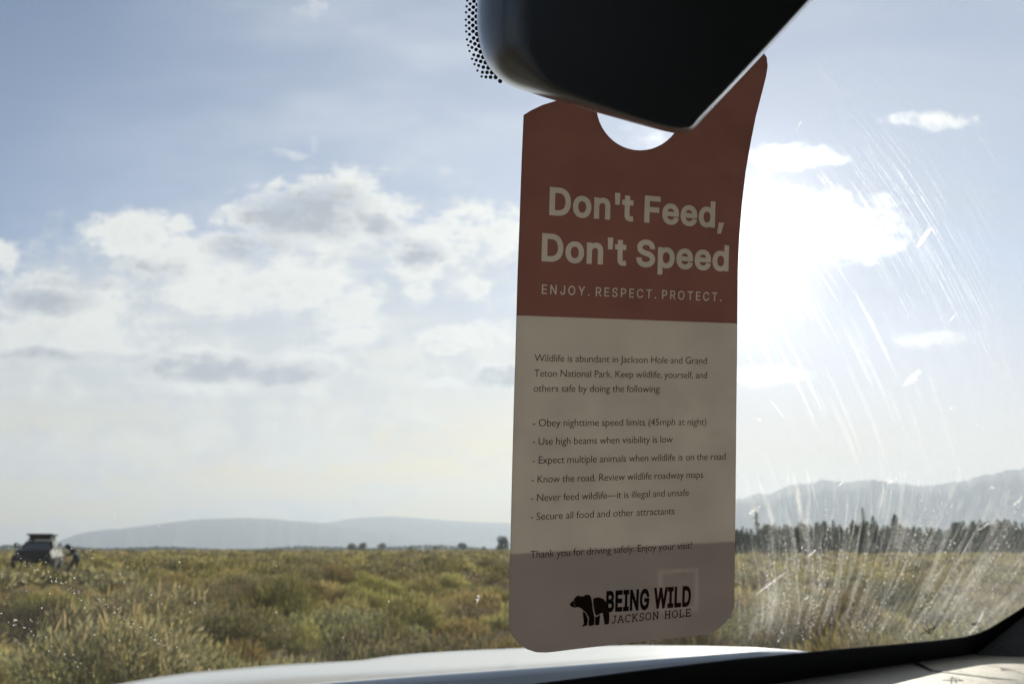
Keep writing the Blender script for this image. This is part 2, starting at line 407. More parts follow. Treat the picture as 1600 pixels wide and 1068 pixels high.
v, c = scatter(x2, y2, rng.uniform(0.7, 1.2, len(x2))*np.clip(np.hypot(x2, y2)/110, 1, 2.2), kinds_for(len(x2), .3, .4), 0, {'sage': (26, .7, .5, .16, .28), 'rabbit': (26, .6, .5, .14, .3), 'straw': (24, .6, .5, .08, .3), 'dead': (22, .7, .42, .13, .2)}); A.append(v); B.append(c)
v = np.concatenate(A); c = np.concatenate(B)
o = big_mesh('sagebrush_plain', v, quads(len(v)), fol_far, c); tag(o, 'far sagebrush and dry brush covering the plain to the treeline', kind='stuff', cat='brush')
ng = 20000; x3, y3 = wedge(ng, 6, 34)
L = rng.uniform(0.12, 0.38, ng); base = np.stack([x3, y3, hgt(x3, y3)-0.01], 1)
d = np.stack([rng.normal(0, .22, ng), rng.normal(0, .22, ng), np.ones(ng)], 1); sd = np.stack([np.cos(x3*99), np.sin(x3*99), 0*x3], 1)*rng.uniform(.004, .010, (ng, 1))
vv = np.stack([base-sd, base+sd, base+d*L[:, None]+sd*.15, base+d*L[:, None]-sd*.15], 1).reshape(-1, 3)
pal = np.array(KIND['straw']+KIND['rabbit']); cc = np.repeat(pal[rng.integers(0, len(pal), ng)], 4, 0)
o = big_mesh('dry_grass', vv, quads(len(vv)), fol_far, cc); tag(o, 'thin dry grass between the bushes', kind='stuff', cat='grass')

# conifers ----------------------------------------------------------
bark = material('bark', (0.07, 0.05, 0.035), 0.9)
fol_tree = foliage_mat('tree_leaves', 0.25, 0.8)
def conifer_arrays(h, r, n, seed, slim):
    g = np.random.default_rng(seed)
    z = h*(0.06+0.94*g.uniform(0, 1, n)**1.25); th = g.uniform(0, 2*math.pi, n)
    tier = 0.78+0.22*np.cos(z/h*2*math.pi*9+g.uniform(0, 1)); env = r*(1-z/h)**slim*tier*(1+0.25*np.sin(th*3+z))+0.12
    rr = env*g.uniform(0.25, 1.0, n)**0.6
    p = np.stack([rr*np.cos(th), rr*np.sin(th), z], 1)
    d = np.stack([np.cos(th), np.sin(th), g.uniform(-0.5, 0.35, n)], 1); d /= np.linalg.norm(d, axis=1)[:, None]
    s = np.cross(d, np.array([0, 0, 1.0])+g.normal(0, .5, (n, 3))); s /= np.linalg.norm(s, axis=1)[:, None]
    L = g.uniform(.6, 1.3, n)*r*0.42; W = L*0.55
    v = np.stack([p-d*(L*.5)[:, None], p+s*(W*.5)[:, None], p+d*(L*.5)[:, None], p-s*(W*.5)[:, None]], 1)
    c = np.array([(0.12,0.165,0.11),(0.15,0.195,0.125),(0.10,0.14,0.095),(0.17,0.195,0.125)])[g.integers(0, 4, n)]
    return v.reshape(-1, 3), np.repeat(c, 4, 0)
def broad_arrays(h, r, n, seed):
    g = np.random.default_rng(seed); k = 9
    zc = np.linspace(.28, .80, k); cen = np.stack([g.normal(0, r*.5, k)*(1.05-zc), g.normal(0, r*.5, k)*(1.05-zc), h*zc], 1); rad_ = r*g.uniform(.3, .55, k)
    w = g.integers(0, k, n); u = g.normal(0, 1, (n, 3)); u /= np.linalg.norm(u, axis=1)[:, None]
    p = cen[w]+u*(rad_[w]*g.uniform(.4, 1, n)**.5)[:, None]; p[:, 2] = np.maximum(p[:, 2], .3)
    d = g.normal(0, 1, (n, 3)); d /= np.linalg.norm(d, axis=1)[:, None]; s = np.cross(d, u); s /= np.linalg.norm(s, axis=1)[:, None]+1e-6
    L = r*g.uniform(.1, .2, n)
    v = np.stack([p-d*L[:, None], p+s*(L*.6)[:, None], p+d*L[:, None], p-s*(L*.6)[:, None]], 1)
    c = np.array([(0.075,0.095,0.05),(0.09,0.105,0.055),(0.06,0.075,0.045)])[g.integers(0, 3, n)]
    return v.reshape(-1, 3), np.repeat(c, 4, 0)
def trunk_bm(h, r):
    bm = bmesh.new(); cyl(bm, (0, 0, -0.3), (0, 0, h), r, r*.25, 8)
    for k in range(6):
        a = k*1.1; z = h*(.35+.09*k); cyl(bm, (0, 0, z), (math.cos(a)*r*5, math.sin(a)*r*5, z+r*3), r*.3, r*.1, 5)
    return bm
def tree_proto(name, arr, h, tr):
    root = empty(name); v, c = arr
    big_mesh('crown', v, quads(len(v)), fol_tree, c, root); bmobj('trunk', trunk_bm(h*.9, tr), bark, root)
    return root
def place_tree(src, first, loc, s, rz, label, group, cat):
    o = src
    if not first:
        o = src.copy(); C.objects.link(o)
        for ch in src.children:
            k = ch.copy(); C.objects.link(k); k.parent = o
    o.location = loc; o.scale = (s*1.0, s*1.0, s); o.rotation_euler = (0, 0, rz); tag(o, label, cat, group)
    return o
conif = [tree_proto('conifer_tree', conifer_arrays(20, w, 520, k, sl), 20, .28) for k, (w, sl) in enumerate([(3.2, .85), (4.2, .7), (2.6, .95), (5.0, .6)])]
def con_at(px, top, base_y, dist, kind, label, group, firsts=set()):
    p = far(px, base_y, dist); z = H(p.x, p.y); tp = far(px, top, dist)
    h = tp.z - z
    place_tree(conif[kind], kind not in firsts, (p.x, p.y, z), h/20, random.uniform(0, 6.28), label, group, 'conifer'); firsts.add(kind)
spec_c = [(1186, 792, 2, 'slender spired conifer standing clear nearest the right edge of the hang tag'),
          (1355, 792, 2, 'tallest narrow conifer in the middle of the right treeline'),
          (1405, 803, 3, 'broad full conifer just right of the tallest one'),
          (1371, 806, 1, 'second tallest conifer beside the tallest narrow one'),
          (1338, 812, 0, 'pointed conifer left of the tallest narrow one')]
for px, top, kd, lb in spec_c: con_at(px, top, 866, random.uniform(195, 205), kd, lb, 'conifers of the right treeline')
x = 1120.0
while x < 1680:
    base = 827 - 5*math.sin(x*0.021) - 7*math.exp(-((x-1350)/40)**2) - 10*math.exp(-((x-1405)/16)**2) - 6*math.exp(-((x-1540)/60)**2)
    con_at(x, base + random.uniform(-9, 8), 866, random.uniform(190, 245), random.choice([0, 1, 1, 3, 3, 3]), 'dark green conifer of middling height in the dense treeline right of the hang tag', 'conifers of the right treeline')
    x += random.uniform(1.7, 3.4)
brd = [tree_proto('broadleaf_tree', broad_arrays(9, 4.2, 620, 30+k), 9, .22) for k in range(3)]
bl = [(548,850,700,'small dark tree, left one of the pair on the far plain'),(566,849,700,'small dark tree, right one of the pair on the far plain'),
      (597,849,950,'pale hazy tree right of the dark pair on the far plain'),(640,854,800,'low pale tree between the pale hazy tree and the small round one'),
      (681,853,760,'small round tree halfway between the dark pair and the hang tag'),(722,849,720,'bushy round tree second from the hang tag on the far plain'),
      (788,841,520,'large dark tree half hidden behind the left edge of the hang tag'),(756,854,900,'low hazy tree left of the large dark tree at the hang tag')]
for k, (px, top, dist, lb) in enumerate(bl):
    p = far(px, 858, dist); h = far(px, top, dist).z
    place_tree(brd[k % 3], k < 3, (p.x, p.y, H(p.x, p.y)), (h+0.3)/8, k*1.3, lb, 'trees on the far plain', 'tree').scale = ((h+.3)/5, (h+.3)/5, (h+.3)/8)
# far dark woods along the left horizon
nw = 5200; ww = rng.uniform(-60, 1180, nw); dd = rng.uniform(1500, 1900, nw)
pp = np.array([tuple(far(a, 858, b)) for a, b in zip(ww, dd)]); hw = rng.uniform(0, 1, nw)**.7*(4.5+3*np.sin(ww*.03)+2.5*np.sin(ww*.011+1)); pp[:, 2] = np.clip(hw, .5, 10)
u = rng.normal(0, 1, (nw, 3)); u /= np.linalg.norm(u, axis=1)[:, None]; s = np.cross(u, rng.normal(0, 1, (nw, 3))); s /= np.linalg.norm(s, axis=1)[:, None]
Lw = rng.uniform(1.5, 3.5, (nw, 1)); vv = np.stack([pp-u*Lw, pp+s*Lw, pp+u*Lw, pp-s*Lw], 1).reshape(-1, 3)
o = big_mesh('distant_woods', vv, quads(len(vv)), fol_far, np.repeat(np.array([(0.04,0.05,0.03)]), len(vv), 0)); tag(o, 'low dark line of woods along the horizon left of the hang tag', kind='stuff', cat='woods')

# ------------------------------------------------------------------ off-roader and walker
black_paint = material('black_paint', (0.008, 0.009, 0.012), 0.5, 0.0, 0.25)
rubber = material('rubber', (0.015, 0.015, 0.015), 0.85)
dark_glass = material('tinted_glass', (0.10, 0.125, 0.125), 0.2, 0.0, 0.4)
white_plastic_and_glint = material('white_plastic_and_glint', (0.8, 0.78, 0.68), 0.25)  # white of the bag; also paints the sun glint on the off-roader
steel = material('steel', (0.06, 0.06, 0.065), 0.5, 0.6)
lamp_glass = material('lamp_glass', (0.10, 0.10, 0.10), 0.25)
canvas = mottle(material('dark_canvas', rough=0.9), (0.010, 0.014, 0.013), (0.018, 0.023, 0.021), 6)
p = far(62, 858, 42.0); rz = math.atan2(-p.x, p.y)     # nose towards the camera car
suv = empty('off_road_car', (p.x, p.y, H(p.x, p.y)), rz + R(-7))
suv.scale = (.84, .84, .86)
tag(suv, 'black off-roader with a rooftop tent parked in the brush at far left', 'off-roader')
def loft(name, secs, mats, parent, smooth=True):
    n = len(secs[0]); Vv = [v for s in secs for v in s]; F = []
    for k in range(len(secs)-1):
        for m in range(n): F.append((k*n+m, k*n+(m+1) % n, (k+1)*n+(m+1) % n, (k+1)*n+m))
    F.append(tuple(range(n-1, -1, -1))); F.append(tuple((len(secs)-1)*n+m for m in range(n)))
    o = mesh(name, Vv, F, mats, parent)
    bv = o.modifiers.new('bevel', 'BEVEL'); bv.width = 0.04; bv.segments = 2; bv.limit_method = 'ANGLE'
    return o
def sec(y, w0, w1, z0, z1, wt): return [(-w0, y, z0), (w0, y, z0), (w1, y, (z0+z1)*.5), (wt, y, z1), (-wt, y, z1), (-w1, y, (z0+z1)*.5)]
loft('body', [sec(-2.15, .80, .86, .36, .98, .70), sec(-1.95, .88, .96, .30, 1.10, .76), sec(-1.0, .90, .97, .30, 1.16, .80), sec(1.9, .90, .97, .30, 1.16, .80), sec(2.15, .86, .92, .34, 1.10, .80)], black_paint, suv)
loft('cabin', [[(-.80, -.95, 1.07), (.80, -.95, 1.07), (.60, -.42, 1.52), (-.60, -.42, 1.52)], [(-.82, .4, 1.07), (.82, .4, 1.07), (.62, .4, 1.56), (-.62, .4, 1.56)], [(-.82, 2.05, 1.07), (.82, 2.05, 1.07), (.60, 1.75, 1.54), (-.60, 1.75, 1.54)]], black_paint, suv)
mesh('windscreen', [(-.62, -.84, 1.175), (.60, -.84, 1.175), (.48, -.51, 1.46), (-.50, -.51, 1.46), (-.62, -.865, 1.17), (.60, -.865, 1.17), (.48, -.535, 1.455), (-.50, -.535, 1.455)],
     [(4, 5, 6, 7), (0, 3, 2, 1), (0, 1, 5, 4), (1, 2, 6, 5), (2, 3, 7, 6), (3, 0, 4, 7)], dark_glass, suv)
for s in (-1, 1):
    mesh('side_window', [(s*.825, -.5, 1.12), (s*.835, 1.6, 1.12), (s*.665, 1.5, 1.47), (s*.665, -.2, 1.47), (s*.80, -.5, 1.12), (s*.81, 1.6, 1.12), (s*.64, 1.5, 1.47), (s*.64, -.2, 1.47)],
         [(0, 1, 2, 3), (7, 6, 5, 4), (0, 4, 5, 1), (1, 5, 6, 2), (2, 6, 7, 3), (3, 7, 4, 0)], dark_glass, suv)
    bm = bmesh.new(); cyl(bm, (s*.62, -2.2, .78), (s*.62, -2.13, .78), .11, n=20); bmobj('headlight', bm, lamp_glass, suv)
    bm = bmesh.new(); box(bm, (s*1.0, -.72, 1.32), (.20, .12, .20), bevel=.04); box(bm, (s*.88, -.70, 1.24), (.14, .05, .05))
    bmobj('side_mirror', bm, white_plastic_and_glint if s > 0 else black_paint, suv)  # right mirror coloured white to imitate a glint of sunlight
    for y in (-1.35, 1.35):
        bm = bmesh.new(); cyl(bm, (s*.72, y, .40), (s*.98, y, .40), .40, n=28)
        bmesh.ops.bevel(bm, geom=[e for e in bm.edges if len(e.link_faces) == 2 and e.calc_face_angle(0) > 1], offset=.04, segments=2, affect='EDGES')
        w = bmobj('wheel', bm, rubber, suv); bm = bmesh.new(); cyl(bm, (s*.97, y, .40), (s*.995, y, .40), .24, n=20); bmobj('rim', bm, steel, w)
bm = bmesh.new(); box(bm, (.95, -.62, 1.14), (.11, .14, .16), bevel=.05); o = bmobj('glint_block', bm, white_plastic_and_glint, suv)  # added white block, stands in for the sun glint on the flank
bm = bmesh.new(); box(bm, (0, -2.24, .62), (1.66, .16, .20), bevel=.04); bmobj('bumper', bm, rubber, suv)
bm = bmesh.new()
for k in range(7): box(bm, (-.36+k*.12, -2.165, .80), (.05, .03, .22))
bmobj('grille', bm, steel, suv)
bm = bmesh.new()
for s in (-1, 1): box(bm, (s*.52, .55, 1.60), (.05, 2.0, .06))
for y in (-.2, .55, 1.3): box(bm, (0, y, 1.61), (1.08, .05, .05))
bmobj('roof_rack', bm, rubber, suv)
bm = bmesh.new(); box(bm, (0, .55, 1.71), (1.0, 2.0, .16), bevel=.04); tent = bmobj('roof_tent', bm, canvas, suv)
bm = bmesh.new(); box(bm, (0, .5, 1.835), (1.22, 2.25, .10), bevel=.045); bmobj('tent_lid', bm, black_paint, tent)

def skin_person(name, joints, edges, mat, root):
    me = bpy.data.meshes.new(name); me.from_pydata([j[0] for j in joints], edges, []); o = link(name, me, mat)
    md = o.modifiers.new('skin', 'SKIN'); sb = o.modifiers.new('sub', 'SUBSURF'); sb.levels = sb.render_levels = 2
    for v, j in zip(me.skin_vertices[0].data, joints): v.radius = (j[1]*1.2, (j[1] if len(j) < 3 else j[2])*1.2)
    me.skin_vertices[0].data[root].use_root = True
    dg = bpy.context.evaluated_depsgraph_get(); m2 = bpy.data.meshes.new_from_object(o.evaluated_get(dg)); bpy.data.objects.remove(o)
    m2.polygons.foreach_set('use_smooth', [True]*len(m2.polygons)); return m2
# bent figure striding left; x is to the viewer's left-negative, y away
PJ = [((.16, 0, .92), .15, .13), ((.06, 0, 1.08), .145, .12), ((-.06, 0, 1.22), .17, .13), ((-.16, 0, 1.30), .075), ((-.22, 0, 1.33), .07), ((-.29, -.01, 1.36), .10, .11), ((-.33, -.02, 1.44), .085),
      ((.13, -.10, .86), .095), ((-.04, -.12, .50), .065), ((-.22, -.12, .10), .045), ((-.36, -.13, .04), .035),
      ((.20, .10, .86), .095), ((.22, .13, .48), .065), ((.13, .13, .09), .045), ((.02, .14, .04), .035),
      ((-.08, -.19, 1.24), .06), ((-.14, -.25, 1.00), .047), ((-.30, -.16, .94), .038), ((-.37, -.12, .94), .035),
      ((-.06, .19, 1.24), .06), ((-.10, .25, 1.0), .047), ((-.26, .16, .95), .038), ((-.34, .12, .95), .035)]
PE = [(0, 1), (1, 2), (2, 3), (3, 4), (4, 5), (5, 6), (0, 7), (7, 8), (8, 9), (9, 10), (0, 11), (11, 12), (12, 13), (13, 14), (2, 15), (15, 16), (16, 17), (17, 18), (2, 19), (19, 20), (20, 21), (21, 22)]
cloth = mottle(material('dark_clothing', rough=0.9), (0.012, 0.016, 0.026), (0.03, 0.034, 0.045), 5)
pp_ = far(116, 858, 40.0)
walker = empty('person', (pp_.x, pp_.y, H(pp_.x, pp_.y)), math.atan2(-pp_.x, pp_.y))
walker.scale = (.84, .84, .82)
tag(walker, 'person in dark clothes bending forward in the brush right of the black off-roader', 'person')
pm = skin_person('figure', PJ, PE, cloth, 0); o = bpy.data.objects.new('body', pm); C.objects.link(o); o.parent = walker
if not pm.materials: pm.materials.append(cloth)
bm = bmesh.new(); bmesh.ops.create_uvsphere(bm, u_segments=14, v_segments=8, radius=.125, matrix=Matrix.Translation((-.31, 0, 1.43)) @ Matrix.Diagonal((1.05, .95, .8, 1)))
cyl(bm, (-.31, 0, 1.40), (-.31, 0, 1.415), .17, .16, 16); bmobj('hat', bm, canvas, walker)
bm = bmesh.new(); box(bm, (.10, -.15, 1.05), (.17, .10, .10), bevel=.03); bmobj('bag', bm, white_plastic_and_glint, walker)

# ------------------------------------------------------------------ the car round the camera
PSI = R(35); cfw = Vector((-math.sin(PSI), math.cos(PSI), 0)); crt = Vector((math.cos(PSI), math.sin(PSI), 0)); UP = Vector((0, 0, 1))
def cf(f, r, z): return CAM + cfw*f + crt*r + UP*z
RK = R(50); GB = cf(.5, .21, -.1); gup = -cfw*math.cos(RK) + UP*math.sin(RK); gn = cfw*math.sin(RK) + UP*math.cos(RK)
def glass(x, y, inset=0.0):
    r = ray(x, y); t_ = (GB - CAM).dot(gn)/r.dot(gn); return CAM + r*t_ - gn*inset
car_c = cf(-.4, .21, 0)
car = empty('car', (car_c.x, car_c.y, 0)); tag(car, 'white car seen from its cabin, with dusty windscreen and dark mirror', 'car')
def cpart(name, verts, faces, mats, smooth=False, parent=None, mi=None):
    o = mesh(name, verts, faces, mats, None, smooth, mi); o.parent = parent or car
    if parent is None: o.matrix_parent_inverse = Matrix.Translation(-car.location)
    return o
def cbm(name, bm, mats, smooth=False, parent=None):
    o = bmobj(name, bm, mats, None, smooth); o.parent = parent or car
    if parent is None: o.matrix_parent_inverse = Matrix.Translation(-car.location)
    return o
car_paint = material('white_car_paint', (0.78, 0.78, 0.76), 0.28, 0, 0.5, Coat_Weight=0.6, Coat_Roughness=0.08)
frit_m = material('black_enamel', (0.006, 0.006, 0.007), 0.5, 0, 0.2)
trim_black = material('black_trim', (0.010, 0.010, 0.011), 0.42)
lining = mottle(material('grey_lining', rough=0.95, spec=0.1), (0.10, 0.10, 0.10), (0.14, 0.14, 0.135), 120)
dash_m = mottle(material('dash_vinyl', rough=0.55, spec=0.35), (0.40, 0.355, 0.265), (0.47, 0.42, 0.315), 160, bump=0.35)
pillar_m = mottle(material('pillar_trim', rough=0.8, spec=0.2), (0.060, 0.060, 0.054), (0.075, 0.074, 0.068), 200, bump=0.2)

# bonnet: far edge and rear lip laid out, lofted between, rolled down beyond the edge
rg = np.array([(-160,1142,-.19),(60,1092,-.178),(180,1068,-.17),(240,1057,-.167),(300,1049,-.164),(430,1037.5,-.158),(520,1032.5,-.152),(560,1030.5,-.148),(610,1023.5,-.144),(660,1019,-.141),(720,1015.5,-.138),(800,1012,-.135),(900,1008.5,-.132),(1000,1007,-.129),(1100,1008,-.124),(1180,1010.5,-.117),(1250,1015.5,-.110),(1330,1025,-.104)])
lp = np.array([(-160,1170,-.145),(300,1085,-.138),(558,1064,-.131),(900,1039,-.124),(1179,1016.5,-.113),(1250,1018.5,-.109),(1330,1027,-.104)])
NC = 90; V_, F_ = [], []
for m in range(NC):
    xx = -150 + m*(1414/(NC-1))
    e = atz(xx, np.interp(xx, rg[:, 0], rg[:, 1]), np.interp(xx, rg[:, 0], rg[:, 2])); l_ = atz(xx, np.interp(xx, lp[:, 0], lp[:, 1]), np.interp(xx, lp[:, 0], lp[:, 2]))
    o_ = Vector((e.x-CAM.x, e.y-CAM.y, 0)).normalized()
    col = [l_ - cfw*.006 - UP*.055, l_ - cfw*.004 - UP*.006, l_ + UP*.0] + [l_.lerp(e, k/9) - UP*.004*math.sin(math.pi*k/9) for k in range(1, 10)]
    col += [e + o_*.03 - UP*.006, e + o_*.08 - UP*.03, e + o_*.12 - UP*.10, e + o_*.14 - UP*.45]
    V_ += col
K = len(col)
for m in range(NC-1):
    for k in range(K-1): F_.append((m*K+k, m*K+k+1, (m+1)*K+k+1, (m+1)*K+k))
hood = cpart('bonnet', V_, F_, car_paint, True)

# windscreen: a 5 mm sheet with a film of dust
gm_ = bpy.data.materials.new('dusty_glass'); gm_.use_nodes = True; t = gm_.node_tree; t.nodes.clear(); S.tree = t
g = t.nodes.new('ShaderNodeNewGeometry'); ps = S(g.outputs['Position'])
tb = t.nodes.new('ShaderNodeBsdfTransparent'); tb.inputs[0].default_value = (0.985, 0.99, 0.985, 1)
tl = t.nodes.new('ShaderNodeBsdfTranslucent'); tl.inputs[0].default_value = (0.85, 0.84, 0.80, 1)
gl = t.nodes.new('ShaderNodeBsdfGlossy'); gl.inputs['Roughness'].default_value = 0.02
film = 0.003 + ramp(noise(ps, 9, 5), .4, .75)*0.009
m1 = t.nodes.new('ShaderNodeMixShader'); put(t, m1.inputs[0], film); t.links.new(tb.outputs[0], m1.inputs[1]); t.links.new(tl.outputs[0], m1.inputs[2])
m2 = t.nodes.new('ShaderNodeMixShader'); m2.inputs[0].default_value = 0.012; t.links.new(m1.outputs[0], m2.inputs[1]); t.links.new(gl.outputs[0], m2.inputs[2])
o_ = t.nodes.new('ShaderNodeOutputMaterial'); t.links.new(m2.outputs[0], o_.inputs[0])
def gp(r, u, n=0.0): return GB + crt*(r-.21) + gup*u + gn*n     # point on the glass sheet
cor = [(-.68, -.045), (1.10, -.045), (1.16, .10), (.98, .63), (-.56, .63)]
ring = [gp(*c_) for c_ in cor] + [gp(*c_, .005) for c_ in cor]; n5 = len(cor)
ws = cpart('windscreen', ring, [tuple(range(n5)), tuple(range(2*n5-1, n5-1, -1))] + [(k, k+n5, (k+1) % n5+n5, (k+1) % n5) for k in range(n5)], gm_)
# black enamel border along the foot and right side of the glass, and round the mirror foot
up_e = [(-260,1290),(300,1150),(560,1103),(700,1083),(870,1061.5),(1000,1045),(1150,1027.5),(1250,1018),(1330,1010.5),(1400,1004.5),(1460,999),(1505,993.5),(1528,987.5),(1546,979.5),(1572,963.5),(1600,945.5),(1680,890),(1800,800)]
lo_e = [(-260,1458),(300,1268),(560,1198),(700,1168),(870,1140),(1000,1122),(1150,1104),(1250,1094),(1330,1087),(1400,1082),(1460,1078),(1505,1074),(1540,1031),(1575,1012),(1610,991),(1650,966),(1730,911),(1850,826)]
nE = len(up_e)
fv = [glass(*p_, .0015) for p_ in up_e] + [glass(*p_, .0015) for p_ in lo_e] + [glass(*p_, .0005) for p_ in up_e] + [glass(*p_, .0005) for p_ in lo_e]
ff = [(k, k+1, nE+k+1, nE+k) for k in range(nE-1)] + [(2*nE+k, 3*nE+k, 3*nE+k+1, 2*nE+k+1) for k in range(nE-1)] + [(k, 2*nE+k, 2*nE+k+1, k+1) for k in range(nE-1)]
cpart('enamel_border', fv, ff, frit_m, parent=ws)
edge = [(772,-90),(755,-45),(747,-10),(743.5,25),(744.5,55),(750,80),(760,102),(772,118),(787,131),(800,137)]
bm = bmesh.new()
pl = edge[:8] + [(900,130),(1180,60),(1290,-60),(1290,-260),(800,-260)]
bm.faces.new([bm.verts.new(glass(*p_, .0012)) for p_ in pl])
def disc(bm, c_, rpx, inset, n=10, sq=1.0):
    bm.faces.new([bm.verts.new(glass(c_[0]+rpx*math.cos(a), c_[1]+rpx*sq*math.sin(a), inset)) for a in np.linspace(0, 2*math.pi, n, endpoint=False)])
ed = np.array(edge, float); sl_ = np.concatenate([[0], np.cumsum(np.hypot(*np.diff(ed, axis=0).T))])
for row, (off, rr) in enumerate([(1.0, 3.6), (7.0, 3.1), (12.6, 2.6), (17.6, 2.0)]):
    n_ = int(sl_[-1]/9.2)
    for k in range(n_ - row//2*1):
        s_ = (k + .5*(row % 2))*9.2
        x0, y0 = np.interp(s_, sl_, ed[:, 0]), np.interp(s_, sl_, ed[:, 1]); x1_, y1_ = np.interp(s_+2, sl_, ed[:, 0]), np.interp(s_+2, sl_, ed[:, 1])
        if y0 > 126 - .6*off: continue
        nx_, ny_ = -(y1_-y0), (x1_-x0); q_ = math.hypot(nx_, ny_) or 1
        sg = 1 if nx_ < 0 or (nx_ == 0) else -1
        disc(bm, (x0 + off*nx_/q_*(1 if True else sg)*-1*-1, y0 + off*ny_/q_), rr, .0012)
cbm('enamel_dots', bm, frit_m, parent=ws)

# dust on the glass
def dust_mat(name, col, k=1.0):
    m = bpy.data.materials.new(name); m.use_nodes = True; t = m.node_tree; t.nodes.clear(); S.tree = t
    a = t.nodes.new('ShaderNodeAttribute'); a.attribute_name = 'tint'; g = t.nodes.new('ShaderNodeNewGeometry')
    f = S(a.outputs['Fac'])*ramp(noise(S(g.outputs['Position']), 420, 3), .30, .62, .15, 1.0)*k
    tb = t.nodes.new('ShaderNodeBsdfTransparent'); tl = t.nodes.new('ShaderNodeBsdfTranslucent'); tl.inputs[0].default_value = (*col, 1)
    rf = t.nodes.new('ShaderNodeBsdfRefraction'); rf.inputs['Color'].default_value = (*col, 1); rf.inputs['Roughness'].default_value = .9; rf.inputs['IOR'].default_value = 1.10
    ms = t.nodes.new('ShaderNodeMixShader'); ms.inputs[0].default_value = .20; t.links.new(tl.outputs[0], ms.inputs[1]); t.links.new(rf.outputs[0], ms.inputs[2])
    mx = t.nodes.new('ShaderNodeMixShader'); put(t, mx.inputs[0], M('MINIMUM', f, 1.0)); t.links.new(tb.outputs[0], mx.inputs[1]); t.links.new(ms.outputs[0], mx.inputs[2])
    o = t.nodes.new('ShaderNodeOutputMaterial'); t.links.new(mx.outputs[0], o.inputs[0]); return m
DV, DF, DA = [], [], []
def strip(pts, w, a, inset):
    """thin streak along view points, fading at its ends and sides"""
    b0 = len(DV)
    n = len(pts)
    for k, (x, y) in enumerate(pts):
        x2_, y2_ = pts[min(k+1, n-1)]; x1_, y1_ = pts[max(k-1, 0)]
        tx, ty = x2_-x1_, y2_-y1_; q_ = math.hypot(tx, ty) or 1
        ww_ = 1.7*w*(.35+.65*math.sin(math.pi*min(max(k/(n-1), .08), .92))); ak = a*math.sin(math.pi*min(max(k/(n-1), 0), 1))**.7*random.uniform(.55, 1.2)
        for s in (-.5, 0, .5): DV.append(glass(x - ty/q_*ww_*s, y + tx/q_*ww_*s, inset)); DA.append(0 if s else ak)
    for k in range(n-1):
        for c_ in (0, 1): DF.append((b0+3*k+c_, b0+3*k+c_+1, b0+3*k+c_+4, b0+3*k+c_+3))
def spot(x, y, r, a, inset, elong=1.0, th=0.0):
    b0 = len(DV); n = 9
    DV.append(glass(x, y, inset)); DA.append(min(1.3, a*1.5))
    for k in range(n):
        an = k*2*math.pi/n; rr = 1.5*r*random.uniform(.6, 1.25); u_, v_ = rr*math.cos(an)*elong, rr*math.sin(an)
        DV.append(glass(x+u_*math.cos(th)-v_*math.sin(th), y+u_*math.sin(th)+v_*math.cos(th), inset)); DA.append(0)
    for k in range(n): DF.append((b0, b0+1+k, b0+1+(k+1) % n))
def fan(x, y): return max(-.60, min(.36, (1275-x)/430)) - (y-830)*.0022
for x, y, r, a in [(1560,930,60,.20),(1500,965,50,.20),(1440,985,40,.16),(1590,880,50,.14),(1350,990,40,.12),(1200,930,36,.16),(1180,880,30,.16),(1200,960,46,.18),(1600,960,70,.25),(1430,850,34,.14),(1240,980,40,.10)]: spot(x, y, r, a*.7, .0003, 1.3, -.5)
G0 = .0010
def ins(): return random.uniform(.0004, .0011)
for k in range(480):                         # runs of dried water below the wiper's reach
    x = random.uniform(1140, 1640); y = random.uniform(715, 960); ln = random.choice([40, 70, 110, 170, 220]); pts_ = []; jt = random.gauss(0, .09)
    for _ in range(8):
        pts_.append((x, y)); x += (fan(x, y)+jt)*ln/8; y += ln/8
        if y > 1000: break
    if len(pts_) > 2: strip(pts_, random.choice([.8, 1.0, 1.3, 1.6, 3.0, 7.0]), random.uniform(.05, .32), ins())
for k in range(64):                          # beaded runs
    x = random.uniform(1150, 1620); y = random.uniform(760, 860); n = random.randint(6, 34); jt = random.gauss(0, .10)
    for _ in range(n):
        st = random.choice([3, 5, 6, 9, 16]); y += st; x += (fan(x, y)+jt)*st
        if y > 1000: break
        spot(x+random.uniform(-1.2, 1.2), y, random.choice([.6, .8, 1.0, 1.4]), random.uniform(.25, .8), ins(), random.uniform(1, 1.7), math.atan2(1, fan(x, y)))
for x, y, w, ln, a in [(1426,760,26,230,.10),(1200,850,22,150,.13),(1192,790,30,120,.08),(1392,756,7,120,.28),(1560,850,10,130,.25),(1590,800,16,150,.14),(1290,780,60,230,.06),(1400,800,70,210,.07),(1500,800,70,200,.08),(1590,760,80,230,.09),(1200,790,60,220,.07),(1420,900,30,100,.12),(1480,860,16,120,.12),(1330,870,9,120,.12),(1540,880,26,100,.14),(1270,820,22,120,.06)]:
    pts_ = []
    for _ in range(9): pts_.append((x, y)); x += fan(x, y)*ln/9; y += ln/9
    strip(pts_, w, a, .0008)
for k in range(560):                         # wiper arcs on the right
    r_ = random.gauss(1535, 55); a0 = random.uniform(R(-44), R(-14)); da = random.uniform(.012, .09)
    w = math.exp(-((r_-1548)/26)**2)*.22 + .07 + .16*math.exp(-((a0+R(33))/.10)**2)
    pts_ = [(123+r_*math.cos(a0+da*q_/7), 1144+r_*math.sin(a0+da*q_/7)) for q_ in range(8)]
    if pts_[0][0] > 1165: strip(pts_, random.choice([.7, .9, 1.3]), w*random.uniform(.2, .8), ins())
